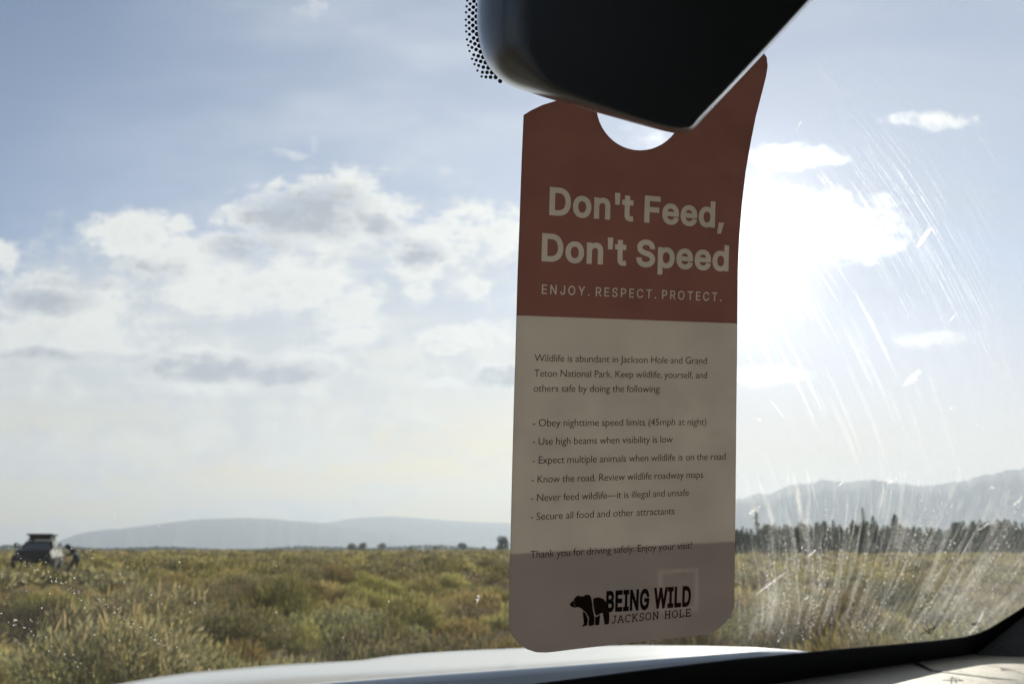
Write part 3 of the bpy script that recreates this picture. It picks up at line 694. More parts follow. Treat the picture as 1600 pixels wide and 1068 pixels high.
for k in range(380):                         # wider, fainter wiper arcs crossing the whole right side
    r_ = random.uniform(1090, 1500); a0 = random.uniform(R(-42), R(-9)); da = random.uniform(.02, .16)
    pts_ = [(123+r_*math.cos(a0+da*q_/9), 1144+r_*math.sin(a0+da*q_/9)) for q_ in range(10)]
    if pts_[0][0] > 1160 and pts_[-1][1] < 985: strip(pts_, random.choice([.6, .8, 1.1, 5.0]), random.uniform(.02, .085), ins())
for k in range(420): spot(random.uniform(1150, 1600), 990-abs(random.gauss(0, 110)), random.choice([.5, .6, .8, 1.0]), random.uniform(.1, .45), ins())
for k in range(150):
    x, y = random.uniform(1165, 1600), random.uniform(60, 760)
    spot(x, y, random.choice([.5, .6, .8, 1.1]), random.uniform(.15, .5), ins())
for k in range(70):                          # arcs and dotted trails at lower left
    r_ = random.uniform(900, 1300); a0 = random.uniform(R(-62), R(-36)); da = random.uniform(.02, .10)
    cx_, cy_ = -760, 1720
    pts_ = [(cx_+r_*math.cos(a0+da*q_/7), cy_+r_*math.sin(a0+da*q_/7)) for q_ in range(8)]
    if pts_[0][1] > 760 and pts_[0][0] < 700: strip(pts_, random.choice([.6, .9]), random.uniform(.04, .13), ins())
for x, y in [(15,965),(40,872),(110,905),(140,925),(20,850),(180,955)]:
    for _ in range(random.randint(10, 26)):
        x += random.uniform(2, 9); y += random.uniform(1.5, 6)
        spot(x+random.gauss(0, 2), y+random.gauss(0, 2), random.choice([.7, .9, 1.3]), random.uniform(.45, 1.0), ins())
for k in range(150): spot(random.uniform(0, 330), random.uniform(840, 1040), random.choice([.6, .8, 1.2]), random.uniform(.3, .9), ins())
for k in range(60): spot(random.uniform(0, 820), random.uniform(700, 1010), random.choice([.6, .8, 1.3]), random.uniform(.3, .9), ins())
dust = cpart('dust_film', DV, DF, dust_mat('dust', (.9, .88, .82), 1.0), parent=ws); dust['kind'] = 'stuff'
at2 = dust.data.attributes.new('tint', 'FLOAT_COLOR', 'POINT'); at2.data.foreach_set('color', np.repeat(np.array(DA, np.float32), 4))
# insect splats and smears, each a mark of its own
def splat(pts_, n, r, a=1.0):
    global DV, DF, DA
    DV, DF, DA = [], [], []
    for q_ in range(3):
        of = random.gauss(0, .25)
        strip([(np.interp(u_, np.linspace(0, 1, len(pts_)), [p_[0] for p_ in pts_])+of*max(p_[2] for p_ in pts_), np.interp(u_, np.linspace(0, 1, len(pts_)), [p_[1] for p_ in pts_])+of*2) for u_ in np.linspace(random.uniform(0, .15), random.uniform(.8, 1), 9)], max(p_[2] for p_ in pts_)*r*random.uniform(.5, 1.1), a*random.uniform(.3, .75), ins())
    for k in range(int(n*.7)):
        u_ = random.random(); g_ = np.linspace(0, 1, len(pts_)); rr = np.interp(u_, g_, [p_[2] for p_ in pts_])
        spot(np.interp(u_, g_, [p_[0] for p_ in pts_])+random.gauss(0, rr*.5), np.interp(u_, g_, [p_[1] for p_ in pts_])+random.gauss(0, rr*.5), rr*random.uniform(.2, .55)*r, a*random.uniform(.3, .9), ins(), random.uniform(1, 1.3))
    o = cpart('splat', DV, DF, splat_m, parent=ws)
    o.data.attributes.new('tint', 'FLOAT_COLOR', 'POINT').data.foreach_set('color', np.repeat(np.array(DA, np.float32), 4))
splat_m = dust_mat('dried_splat', (.95, .94, .90), 1.15)
for pts_, n, r in [([(1431,388,2),(1440,374,5),(1452,356,8),(1460,362,6)], 30, .55), ([(1176,931,1.5),(1200,913,4.5),(1234,888,1.5)], 40, .8), ([(1164,805,3),(1178,795,6),(1184,789,4)], 18, .75),
                   ([(1412,602,4),(1424,590,7),(1442,572,4)], 30, .65), ([(1243,203,2),(1247,194,3),(1252,188,2)], 12, .7), ([(743,944,3),(745,934,4),(748,926,2)], 12, .6), ([(1482,640,1),(1488,634,2)], 5, .7),
                   ([(1578,788,3),(1590,782,4),(1598,770,2)], 14, .8), ([(1528,828,1.5),(1540,818,2.5),(1548,812,1.5)], 14, .8), ([(1545,762,3),(1556,760,3)], 8, .8), ([(1386,752,4),(1396,750,4)], 12, .8), ([(1306,760,1.5),(1318,750,2.5)], 10, .8), ([(1258,870,2),(1276,856,3)], 10, .8),
                   ([(1508,994,2),(1520,982,4),(1532,962,4),(1540,945,3)], 30, .6), ([(1256,935,3),(1262,930,4)], 8, .8), ([(1200,620,1),(1228,657,1.2)], 8, .6), ([(1180,653,1),(1190,655,1.2)], 5, .6), ([(1478,505,1.5),(1495,486,2)], 8, .4), ([(22,964,2),(26,968,2)], 5, .9)]:
    splat(pts_, n, r)
# maker's mark in dark enamel at the lower right of the glass
bm = bmesh.new()
def stroke(bm, fn, pts_, w):
    for (x1_, y1_), (x2_, y2_) in zip(pts_[:-1], pts_[1:]):
        q_ = math.hypot(x2_-x1_, y2_-y1_); nx_, ny_ = -(y2_-y1_)/q_*w/2, (x2_-x1_)/q_*w/2
        bm.faces.new([bm.verts.new(fn(*p_)) for p_ in ((x1_+nx_, y1_+ny_), (x1_-nx_, y1_-ny_), (x2_-nx_, y2_-ny_), (x2_+nx_, y2_+ny_))])
for pts_ in ([(1441,979),(1452,988)], [(1436,989),(1460,977)], [(1448,978),(1453,983),(1446,988)], [(1452,989),(1459,978)], [(1516,974),(1526,969)], [(1520,975),(1529,971)], [(1517,971),(1523,975)]):
    stroke(bm, lambda a, b: glass(a, b, .0014), pts_, 1.5)
cbm('glass_mark', bm, frit_m, parent=ws)

# dashboard
NR, NF = 40, 16; V_, F_ = [], []
for a in range(NR+1):
    r_ = -.68 + 1.80*a/NR
    for b in range(NF+1):
        f_ = .53 - .50*b/NF
        z = -.121 - .002*math.sin(b) *0 - .003*((.53-f_)/.1) - .02*max(0, .36-f_)/.1 + .010*math.exp(-((r_-.95)/.22)**2)*math.exp(-((f_-.36)/.10)**2)
        V_.append(cf(f_, r_, max(z, -.24)))
for a in range(NR):
    for b in range(NF): F_.append((a*(NF+1)+b, (a+1)*(NF+1)+b, (a+1)*(NF+1)+b+1, a*(NF+1)+b+1))
nV = len(V_); 
V_ += [v_ - UP*.25 for v_ in V_]
F_ += [tuple(nV+i_ for i_ in reversed(f_)) for f_ in F_[:]]
for a in range(NR): F_.append((a*(NF+1)+NF, (a+1)*(NF+1)+NF, nV+(a+1)*(NF+1)+NF, nV+a*(NF+1)+NF))
dash = cpart('dashboard', V_, F_, dash_m, True)
def dash_at(x, y, lift=.0006):
    r = ray(x, y); best = None
    hit = DB.ray_cast(CAM, r.normalized()); return (hit[0] + UP*lift) if hit[0] else atz(x, y, -.13)
DB = BVHTree.FromPolygons([v_ for v_ in V_[:nV]], [f_ for f_ in F_[:NR*NF]])
bm = bmesh.new()
stroke(bm, lambda a, b: dash_at(a, b), [(1421,1031),(1432,1036),(1444,1042),(1456,1047.5)], 4.5)
stroke(bm, lambda a, b: dash_at(a, b), [(1456,1047),(1500,1052),(1550,1058.5),(1625,1067)], 1.8)
cbm('airbag_seam', bm, trim_black, parent=dash)
# pillar trim, roof, doors
def prism(name, ringA, ringB, mat):
    n = len(ringA); Vv = ringA+ringB
    return cpart(name, Vv, [tuple(range(n)), tuple(range(2*n-1, n-1, -1))] + [(k, n+k, n+(k+1) % n, (k+1) % n) for k in range(n)], mat)
for sd in (1, -1):
    if sd > 0: a_, b_ = glass(1478, 1046, .006), glass(1830, 770, .006)
    else: a_, b_ = cf(.5, -.64, -.12), cf(.10, -.50, .38)
    A0 = [a_, a_ - cfw*.08 + crt*.04*sd - UP*.02, a_ - cfw*.10 + crt*.20*sd - UP*.03, a_ + cfw*.0 + crt*.22*sd]
    B0 = [b_, b_ - cfw*.08 + crt*.04*sd, b_ - cfw*.10 + crt*.20*sd, b_ + crt*.22*sd]
    prism('pillar_trim', A0, B0, pillar_m)
bm = bmesh.new()
def cbox(bm, f, r, z, sf, sr, sz, bevel=0.0):
    rot = Matrix.Rotation(PSI, 4, 'Z'); box(bm, cf(f, r, z), (sr, sf, sz), rot, bevel)
cbox(bm, -.82, .21, .44, 1.90, 1.70, .06, .02); cbm('unseen_roof_lining', bm, lining)  # unseen roof, put in to shade the cabin
for r_ in (-.78, 1.20):
    bm = bmesh.new(); cbox(bm, -.55, r_, -.50, 1.95, .06, .80, .02); cbox(bm, -1.25, r_, .17, .90, .06, .50, .01); cbm('door_panel', bm, lining)
bm = bmesh.new(); cbox(bm, -1.75, .21, -.24, .06, 1.98, 1.35, .02); cbm('unseen_rear_panel', bm, lining)  # unseen closed rear, added to block light from behind
bm = bmesh.new(); cbox(bm, -.55, .21, -.92, 2.4, 1.98, .06, .02); cbox(bm, .58, .21, -.55, .06, 1.9, .70, .01); cbm('unseen_floor_panel', bm, lining)  # unseen floor, added to block light from the ground

# rear-view mirror: rounded shell, dark face, foot on the glass
MO = [(780,-170,46,30),(755,-60,44,8),(747,-10,44,2),(745.5,35,44,-2),(750,70,42,-12),(760,98,36,-22),(775,118,28,-30),(798,134,16,-30),(840,149,8,-14),(900,166.5,4,-9),(960,184,2,-7),(1010,198,1,-6),(1040,205.5,0,-6),(1058,208.5,-1,-6),(1071,208,-2,-6),(1083,202,-3,-4),(1100,184,-4,-4),(1150,130.5,-3.5,-3),(1200,77,-3.5,-3),(1250,22.5,-3.5,-3),(1290,-22,-3.5,-3),(1335,-80,-6,0),(1320,-170,-20,30),(1250,-215,-10,40),(880,-215,10,40)]
def smooth_loop(P_, k):          # Catmull-Rom through the outline
    out, n_ = [], len(P_); A_ = [np.array(p_, float) for p_ in P_]
    for q_ in range(n_):
        p0, p1, p2, p3 = A_[q_-1], A_[q_], A_[(q_+1) % n_], A_[(q_+2) % n_]
        d01, d12, d23 = [max(math.dist(a[:2], b[:2]), 1e-3)**.5 for a, b in ((p0, p1), (p1, p2), (p2, p3))]
        m1 = (p1-p0)/d01 - (p2-p0)/(d01+d12) + (p2-p1)/d12; m2 = (p2-p1)/d12 - (p3-p1)/(d12+d23) + (p3-p2)/d23
        m1, m2 = m1*d12, m2*d12
        for e in range(k):
            t_ = e/k; out.append(tuple((2*t_**3-3*t_**2+1)*p1 + (t_**3-2*t_**2+t_)*m1 + (-2*t_**3+3*t_**2)*p2 + (t_**3-t_**2)*m2))
    return out
MO = smooth_loop(MO, 4)
RG = [(1.95, .2359), (1.75, .23592), (1.4, .2361), (1.05, .2368), (.75, .2382), (.50, .2403), (.28, .2432), (.12, .2468), (.03, .251), (.0, .2555), (.05, .261), (.35, .272), (1.2, .281)]
V_, F_ = [], []; n = len(MO)
for kf, dpt in RG:
    for x, y, ix, iy in MO: V_.append(at(x + ix*kf, y + iy*kf, dpt))
for k in range(len(RG)-1):
    for m in range(n): F_.append((k*n+m, k*n+(m+1) % n, (k+1)*n+(m+1) % n, (k+1)*n+m))
F_.append(tuple((len(RG)-1)*n+m for m in range(n)))
shell_m = mottle(material('mirror_shell', rough=0.30, spec=1.0, Coat_Weight=1.0, Coat_Roughness=0.25), (0.030, 0.031, 0.033), (0.036, 0.037, 0.039), 300, bump=0.12)
face_m = material('mirror_face', (0.033, 0.034, 0.036), 0.30, 0.0, 1.0, Coat_Weight=1.0, Coat_Roughness=0.25)
mir = cpart('rear_view_mirror', V_, F_, shell_m, True)
fv = [at(x + ix*1.95, y + iy*1.95, .2359) for x, y, ix, iy in MO]
cpart('mirror_face', fv, [tuple(range(n))], face_m, parent=mir)
bm = bmesh.new(); cyl(bm, at(1003, 128, .272), glass(1010, 20, .004), .008, .012, 18); cbm('mirror_foot', bm, trim_black, parent=mir)

# ------------------------------------------------------------------ hang tag
KP = .00027
def tdepth(x, y, lift=0.0):
    d = .300/(1 - KP*(x-805))
    if y < 330: d += .010*((330-y)/200)**2
    d += .0012*math.sin((y-180)/260.0)
    return d - lift
def tp(x, y, lift=0.0): return at(x, y, tdepth(x, y, lift))
OUT = [(818,180),(830,172.5),(848,164),(868,158),(905,140),(940,112),(968,92),(1000,82),(1060,76),(1130,74),(1172,75),(1190,79),(1198,90),(1199.5,104),(1196.5,122),(1190,147),(1181,182),(1173,222),(1165,268),(1159,320),(1155,370),(1152.8,420),(1152,500),(1151.5,560),(1150.5,640),(1149.5,760),(1148,880),(1147.3,935),(1146.5,948),(1142,960),(1133,972),(1122,982),(1109,989.5),
       (1000,1001.5),(900,1013),(868,1017),(853,1018.5),(838,1018),(824,1013.5),(811,1005),(802,995),(797,985),(794.8,968),(795.5,930),(797.5,850),(799.5,760),(802.5,640),(805,560),(806.8,492),(808.5,430),(811.5,350),(815,250)]
HC, HR = (1000, 164), 71
HOLE = [(HC[0]+HR*.96*math.cos(a), HC[1]+HR*math.sin(a)) for a in np.linspace(0, 2*math.pi, 48, endpoint=False)]
def text_tris(txt, bold=0.0, spacing=1.0):
    cu = bpy.data.curves.new('t', 'FONT'); cu.body = txt; cu.offset = bold; cu.space_character = spacing; cu.resolution_u = 3
    o = bpy.data.objects.new('t', cu); C.objects.link(o); dg = bpy.context.evaluated_depsgraph_get(); dg.update()
    me = bpy.data.meshes.new_from_object(o.evaluated_get(dg)); v_ = [tuple(v.co) for v in me.vertices]; f_ = [tuple(p_.vertices) for p_ in me.polygons]
    bpy.data.objects.remove(o); bpy.data.meshes.remove(me); return v_, f_
# grotesque capitals and letters for the heading, outlines in thousandths of an em
GLY_H = {'D': (502, ['219,0 96,0 96,57 215,57 254,60 288,68 318,81 343,99 363,122 379,149 390,181 397,216 399,255 397,294 390,329 379,361 364,388 344,410 320,428 291,441 258,449 221,452 93,452 93,509 225,509 273,505 315,495 353,478 385,455 412,426 433,391 449,351 458,306 462,255 458,205 449,159 433,119 411,83 384,54 351,31 312,14 268,3', '125,509 125,0 60,0 60,509']), 'o': (415, ['207,-8 174,-5 144,3 117,16 93,35 72,58 56,85 44,116 37,150 34,187 37,225 44,260 56,291 72,318 93,341 117,360 144,374 174,382 207,384 241,382 271,374 299,360 323,341 343,318 359,291 371,260 379,225 381,187 379,150 371,116 359,85 343,58 323,35 299,16 271,3 241,-5', '207,46 231,49 252,55 270,66 285,80 298,97 307,117 314,139 318,163 319,187 318,212 314,236 307,258 298,278 285,296 270,310 252,321 231,328 207,330 184,328 163,321 145,310 130,296 118,278 108,258 102,236 98,212 96,187 98,163 102,139 108,117 118,97 130,80 145,66 163,55 184,49']), 'n': (410, ['114,227 114,0 53,0 53,379 112,379 112,287 102,287 116,319 132,344 152,362 175,374 200,382 227,384 252,383 275,377 295,369 313,356 328,340 341,321 350,298 355,271 357,240 357,0 296,0 296,235 293,263 286,286 273,304 256,318 235,326 210,329 192,328 176,324 161,317 147,308 136,297 126,283 119,266 115,248']), "'": (206, ['78,318 70,509 136,509 128,318']), 't': (227, ['204,379 204,327 6,327 6,379', '65,471 126,471 126,98 127,83 130,70 136,61 144,55 156,51 170,50 185,51 202,54 213,2 207,0 200,-2 192,-3 184,-3 176,-4 168,-4 138,-1 113,7 92,21 77,41 68,64 65,93']), 'F': (410, ['60,0 60,509 369,509 369,452 125,452 125,278 346,278 346,221 125,221 125,0']), 'e': (404, ['212,-8 177,-5 145,3 117,16 92,35 72,58 56,85 44,116 37,150 34,187 36,224 44,258 55,290 71,317 91,340 115,359 142,373 172,382 205,384 226,383 246,380 266,374 285,366 303,355 319,341 334,324 347,305 357,282 365,256 370,227 371,194 371,169 75,169 75,221 338,221 310,202 308,226 304,248 298,269 288,286 277,301 263,314 246,323 227,328 205,330 183,328 164,323 146,313 131,301 119,286 109,270 102,251 97,231 96,211 96,178 98,151 102,127 110,106 121,88 135,73 151,61 169,53 190,48 212,46 227,47 241,49 254,53 265,58 276,65 285,73 294,82 300,93 306,105 365,91 358,72 348,55 335,39 320,26 302,14 283,4 261,-3 237,-7']), ',': (188, ['38,-119 68,71 137,71 84,-119']), 'S': (447, ['224,-9 188,-7 156,-1 128,9 102,23 81,40 64,60 51,83 42,109 38,137 104,137 108,118 114,102 123,88 136,76 150,66 166,59 185,53 204,50 224,49 246,50 267,54 286,60 303,69 317,79 329,92 338,106 344,122 346,139 344,154 340,168 332,179 322,189 310,197 296,205 280,211 263,217 245,222 184,239 145,253 112,269 86,289 67,313 56,341 52,372 54,400 62,425 75,448 92,468 113,484 138,498 165,508 195,514 227,516 259,514 289,508 316,498 340,484 360,468 377,449 390,427 398,403 401,378 337,378 332,402 320,421 302,437 280,449 254,456 225,459 204,457 185,454 167,448 152,440 139,430 129,418 121,405 117,391 115,376 117,359 122,345 131,334 142,324 155,315 169,308 184,302 198,297 212,293 264,279 279,275 295,270 312,264 328,256 344,248 359,238 372,226 384,213 395,198 402,180 407,161 408,139 406,112 399,87 386,64 370,43 349,25 323,11 294,0 261,-7']), 'p': (424, ['53,-143 53,379 112,379 112,319 118,319 123,327 130,336 137,346 147,355 158,364 171,373 188,379 207,383 229,384 259,382 287,374 313,361 335,342 354,320 370,293 381,261 388,227 390,189 388,151 381,116 370,84 355,57 336,34 313,16 288,3 260,-6 229,-8 208,-7 189,-3 173,4 159,12 147,21 138,31 130,41 124,50 118,59 114,59 114,-143', '220,47 242,49 262,55 279,66 294,80 306,97 316,117 323,139 327,163 328,189 327,215 323,239 316,261 307,281 295,298 280,311 262,322 243,328 220,330 198,328 178,322 161,312 147,299 134,282 125,263 118,241 114,216 113,189 114,162 118,138 125,115 135,95 147,78 162,65 179,55 198,49']), 'd': (424, ['195,-8 165,-6 137,3 111,16 89,34 70,57 55,84 43,116 36,151 34,189 36,227 43,261 55,293 70,320 89,342 112,361 137,374 165,382 196,384 218,383 237,379 253,373 267,364 278,355 287,346 295,336 301,327 306,319 311,319 311,509 372,509 372,0 313,0 313,59 307,59 301,50 295,41 287,31 277,21 266,12 252,4 236,-3 217,-7', '205,47 226,49 246,55 263,65 278,78 290,95 299,115 306,138 310,162 312,189 310,216 306,241 300,263 290,282 278,299 263,312 246,322 227,328 205,330 182,328 162,322 145,311 130,298 118,281 108,261 102,239 98,215 96,189 98,163 102,139 109,117 118,97 130,80 145,66 162,55 182,49']), 'E': (419, ['60,0 60,509 372,509 372,452 125,452 125,286 355,286 355,229 125,229 125,57 375,57 375,0']), 'N': (523, ['60,0 60,509 136,509 343,183 349,174 355,163 363,151 371,137 379,122 388,107 396,90 405,73 414,55 405,54 403,72 402,90 401,108 400,126 399,142 399,157 399,195 399,509 463,509 463,0 387,0 202,290 177,331 168,346 159,363 148,381 108,452 119,454 122,384 124,328 125,291 125,0']), 'J': (396, ['185,-7 143,-2 106,11 75,33 52,63 38,100 33,145 33,173 98,173 98,145 100,117 108,93 122,74 139,61 160,53 185,50 209,53 230,61 248,74 261,93 269,117 272,145 272,509 336,509 336,145 332,100 318,63 294,33 263,11 227,-2']), 'O': (533, ['267,-7 225,-3 186,7 150,25 119,49 92,79 70,115 53,157 44,203 40,254 44,305 53,352 70,393 92,429 119,459 150,484 186,501 225,512 267,516 309,512 348,501 384,484 415,459 442,429 464,393 480,352 490,305 493,254 490,203 480,157 464,115 442,79 415,49 384,25 348,7 309,-3', '267,53 296,55 324,63 349,76 372,94 392,116 408,144 420,176 428,213 430,254 428,295 420,332 408,365 392,392 372,415 349,433 324,446 296,453 267,456 237,453 210,445 184,433 161,415 142,392 125,364 113,332 106,295 103,254 106,213 113,176 125,144 142,117 161,94 184,76 210,63 237,55']), 'Y': (472, ['203,0 203,208 16,509 91,509 192,344 203,327 213,309 222,292 231,274 240,254 250,230 224,230 233,254 242,275 251,293 260,310 270,327 280,344 381,509 455,509 268,208 268,0']), '.': (188, ['95,-4 83,-3 73,1 63,9 55,18 51,29 50,41 51,53 55,64 63,73 73,81 83,85 95,87 107,85 118,81 128,73 135,64 140,53 141,41 140,29 135,18 128,9 118,1 107,-3']), 'R': (449, ['60,0 60,509 236,509 273,506 305,500 333,489 356,473 376,455 390,433 401,408 407,381 409,352 407,323 401,296 390,271 376,250 356,232 333,217 305,206 273,200 236,198 96,198 96,255 234,255 258,256 280,260 298,267 313,276 325,287 334,300 340,316 344,333 345,352 344,371 340,389 334,405 325,419 313,430 298,440 279,446 258,451 233,452 125,452 125,0', '353,0 230,229 303,229 428,0']), 'P': (445, ['60,0 60,509 235,509 272,506 305,499 332,487 356,471 375,452 390,430 400,404 407,377 409,348 407,318 400,291 390,265 375,243 356,223 332,207 305,195 272,188 235,186 109,186 109,242 233,242 257,244 279,248 297,256 312,266 324,279 333,294 339,310 343,328 344,348 343,367 339,385 333,402 324,416 312,428 297,439 279,446 257,451 232,452 125,452 125,0']), 'C': (510, ['267,-7 225,-3 186,7 150,25 119,49 92,79 70,115 53,157 44,203 40,254 44,305 53,352 70,393 92,429 119,459 150,484 186,501 225,512 267,516 293,514 317,511 340,504 362,496 383,485 402,471 419,456 435,438 448,418 459,397 467,373 473,348 408,348 404,365 397,380 389,395 380,407 369,418 357,428 344,437 330,444 315,449 300,453 284,455 267,456 237,453 209,445 184,432 161,414 141,391 125,364 113,332 106,295 103,254 106,213 113,177 125,145 141,117 161,94 184,76 210,63 237,56 267,53 284,54 300,56 315,60 330,65 344,72 357,81 369,90 380,102 389,114 397,128 404,144 408,160 473,160 467,135 459,112 448,91 435,71 420,53 402,38 383,24 363,13 341,5 317,-2 293,-6']), 'T': (449, ['32,452 32,509 417,509 417,452 257,452 257,0 193,0 193,452']), 'B': (456, ['60,0 60,509 241,509 274,507 304,501 329,491 350,477 367,461 381,442 390,421 396,398 398,374 397,353 393,336 387,320 378,307 368,295 356,286 343,278 329,272 315,267 315,262 331,260 347,254 363,245 378,234 391,220 402,203 411,184 416,161 418,136 416,111 410,88 400,67 386,48 368,31 344,18 317,8 284,2 247,0', '125,57 245,57 281,60 309,67 330,80 344,96 353,115 355,137 354,153 350,169 342,184 333,197 320,209 306,218 289,225 269,229 248,231 125,231', '125,285 238,285 256,287 273,290 288,296 302,304 314,314 323,326 330,340 335,355 336,372 333,393 326,412 313,429 294,442 270,449 240,452 125,452']), 'I': (300, ['31,0 31,57 118,57 118,452 31,452 31,509 269,509 269,452 183,452 183,57 269,57 269,0']), 'G': (520, ['269,-7 225,-3 185,7 149,25 118,49 91,79 69,116 53,157 43,203 40,254 43,305 53,352 69,393 91,429 117,459 149,484 184,501 223,512 265,516 291,514 316,510 340,504 363,494 384,483 403,469 421,453 436,436 449,416 460,395 468,373 474,349 408,349 402,365 395,379 387,393 378,406 368,417 356,427 344,436 330,443 315,448 300,453 283,455 265,456 236,453 209,445 183,432 160,414 141,392 125,364 113,332 106,295 103,254 106,213 113,177 125,145 141,117 161,95 184,76 210,63 238,56 269,53 296,55 322,61 345,71 365,85 382,102 396,123 407,147 413,173 415,202 434,199 283,199 283,256 478,256 478,200 475,160 466,124 451,91 431,62 406,38 377,19 344,5 308,-4']), 'W': (686, ['155,0 16,509 82,509 163,196 167,179 172,162 175,145 187,94 190,76 194,58 197,40 189,40 193,58 196,76 200,94 203,111 207,128 211,145 224,196 306,509 380,509 462,196 466,179 470,162 474,145 486,94 490,76 494,58 497,40 488,40 492,58 495,76 499,94 503,111 506,128 510,145 523,196 603,509 670,509 530,0 455,0 368,323 362,345 357,368 351,391 346,417 341,445 336,475 350,475 345,446 340,420 335,395 330,371 324,347 318,323 230,0']), 'L': (393, ['60,0 60,509 125,509 125,57 361,57 361,0'])}
def text_bold(txt, bold, spacing):
    out, x_ = [], 0
    for ch in txt:
        if ch == ' ': x_ += .20*spacing; continue
        adv, sps = GLY_H[ch]
        for sp_ in sps:
            q_ = [Vector((x_+int(a)/1000, int(b)/1000)) for a, b in (k.split(',') for k in sp_.split())]; o_ = []; n_ = len(q_)
            for k in range(n_):
                d1, d2 = (q_[k]-q_[k-1]).normalized(), (q_[(k+1) % n_]-q_[k]).normalized()
                m1, m2 = Vector((-d1.y, d1.x)), Vector((-d2.y, d2.x)); c_ = q_[k] + (m1+m2)/max(1+m1.dot(m2), .35)*bold; o_.append((c_.x, c_.y))
            out.append(o_)
        x_ += (adv/1000+bold*.9)*spacing
    return out
def winding(p_, loops_):
    w_ = 0; x, y = p_
    for l_ in loops_:
        xa, ya = l_[-1]
        for xb, yb in l_:
            if (ya <= y) != (yb <= y):
                t_ = xa+(y-ya)/(yb-ya)*(xb-xa)
                if t_ > x: w_ += 1 if yb > ya else -1
            xa, ya = xb, yb
    return w_
def place_bold(txt, p0, p1, cap, bold, spacing):
    ls = text_bold(txt, bold, spacing); xs_ = [a[0] for l in ls for a in l]; lo, hi = min(xs_), max(xs_); k_ = KP*(p1[0]-p0[0]); capu = .509+2*bold; out = []
    for l in ls:
        o_ = []
        for x, y in l:
            s_ = (x-lo)/(hi-lo); s2 = s_*(1+k_)/(1+k_*s_); h_ = (y+bold)/capu*cap*(1-k_*s2)
            o_.append((p0[0]+(p1[0]-p0[0])*s2 + .029*h_, p0[1]+(p1[1]-p0[1])*s2 - h_))
        out.append(o_)
    return out
def fill(loops_):
    vs_, es_ = [], []
    for l in loops_:
        b0 = len(vs_); vs_ += [Vector(p_) for p_ in l]; es_ += [(b0+k, b0+(k+1) % len(l)) for k in range(len(l))]
    vo, eo, fo, *_ = delaunay_2d_cdt(vs_, es_, [], 0, 1e-5)
    return [(v.x, v.y) for v in vo], [tuple(f) for f in fo if winding((sum(vo[k].x for k in f)/3, sum(vo[k].y for k in f)/3), loops_)]
CAPH = .727                                            # cap height of the built-in face, in ems
def place_text(txt, p0, p1, cap, bold=0.0, spacing=1.0, heavy=False):
    """fit txt so that its ink runs from p0 to p1 (view points of the baseline) with the given cap height"""
    if heavy: return fill(place_bold(txt, p0, p1, cap, bold, spacing))
    v_, f_ = text_tris(txt, bold, spacing); xs_ = [a[0] for a in v_]; lo, hi = min(xs_), max(xs_); out = []
    k_ = KP*(p1[0]-p0[0])
    capu = max(a[1] for a in text_tris('H', 0)[0])
    for x, y, z in v_:
        s_ = (x-lo)/(hi-lo); s2 = s_*(1+k_)/(1+k_*s_); h_ = y/capu*cap*(1-k_*s2)
        out.append((p0[0]+(p1[0]-p0[0])*s2 + .029*h_, p0[1]+(p1[1]-p0[1])*s2 - h_))
    return out, f_
# heading letters are unprinted paper: cut them into the red field of the face
HEAD = place_bold("Don't Feed,", (858,336), (1131,357), 44, .026, 1.0) + place_bold("Don't Speed", (846,408), (1138,424), 44, .026, 1.0) + place_bold("ENJOY. RESPECT. PROTECT.", (846.5,458.9), (1127,470.7), 14.6, .007, 1.30)
pts2, ed2 = [], []
def loop(pl_, closed=True):
    b0 = len(pts2); pts2.extend(Vector(p_) for p_ in pl_); n_ = len(pl_)
    for k in range(n_ if closed else n_-1): ed2.append((b0+k, b0+(k+1) % n_))
def densify(pl_, st=14):
    o_ = []
    for k in range(len(pl_)):
        a, b = pl_[k], pl_[(k+1) % len(pl_)]; m_ = max(1, int(math.dist(a, b)/st)); o_ += [(a[0]+(b[0]-a[0])*q_/m_, a[1]+(b[1]-a[1])*q_/m_) for q_ in range(m_)]
    return o_
OUTD = densify(OUT)
def inside(p_, poly):
    x, y = p_; c_ = False
    for k in range(len(poly)):
        (xa, ya), (xb, yb) = poly[k-1], poly[k]
        if (ya > y) != (yb > y) and x < (xb-xa)*(y-ya)/(yb-ya)+xa: c_ = not c_
    return c_
RED0, RED1 = (780, 491.6), (1180, 506.2)
BAND0, BAND1 = (770, 866), (1180, 843)
def line_y(x, a, b): return a[1]+(b[1]-a[1])*(x-a[0])/(b[0]-a[0])
FR_O = [(1027,889.5),(1091,885.5),(1091,953),(1027,957)]; FR_I = [(1034.5,896),(1084,892.5),(1084,946.5),(1034.5,950)]   # blank pale frame printed on the back
def frame_in(p_): return inside(p_, FR_O) and not inside(p_, FR_I)
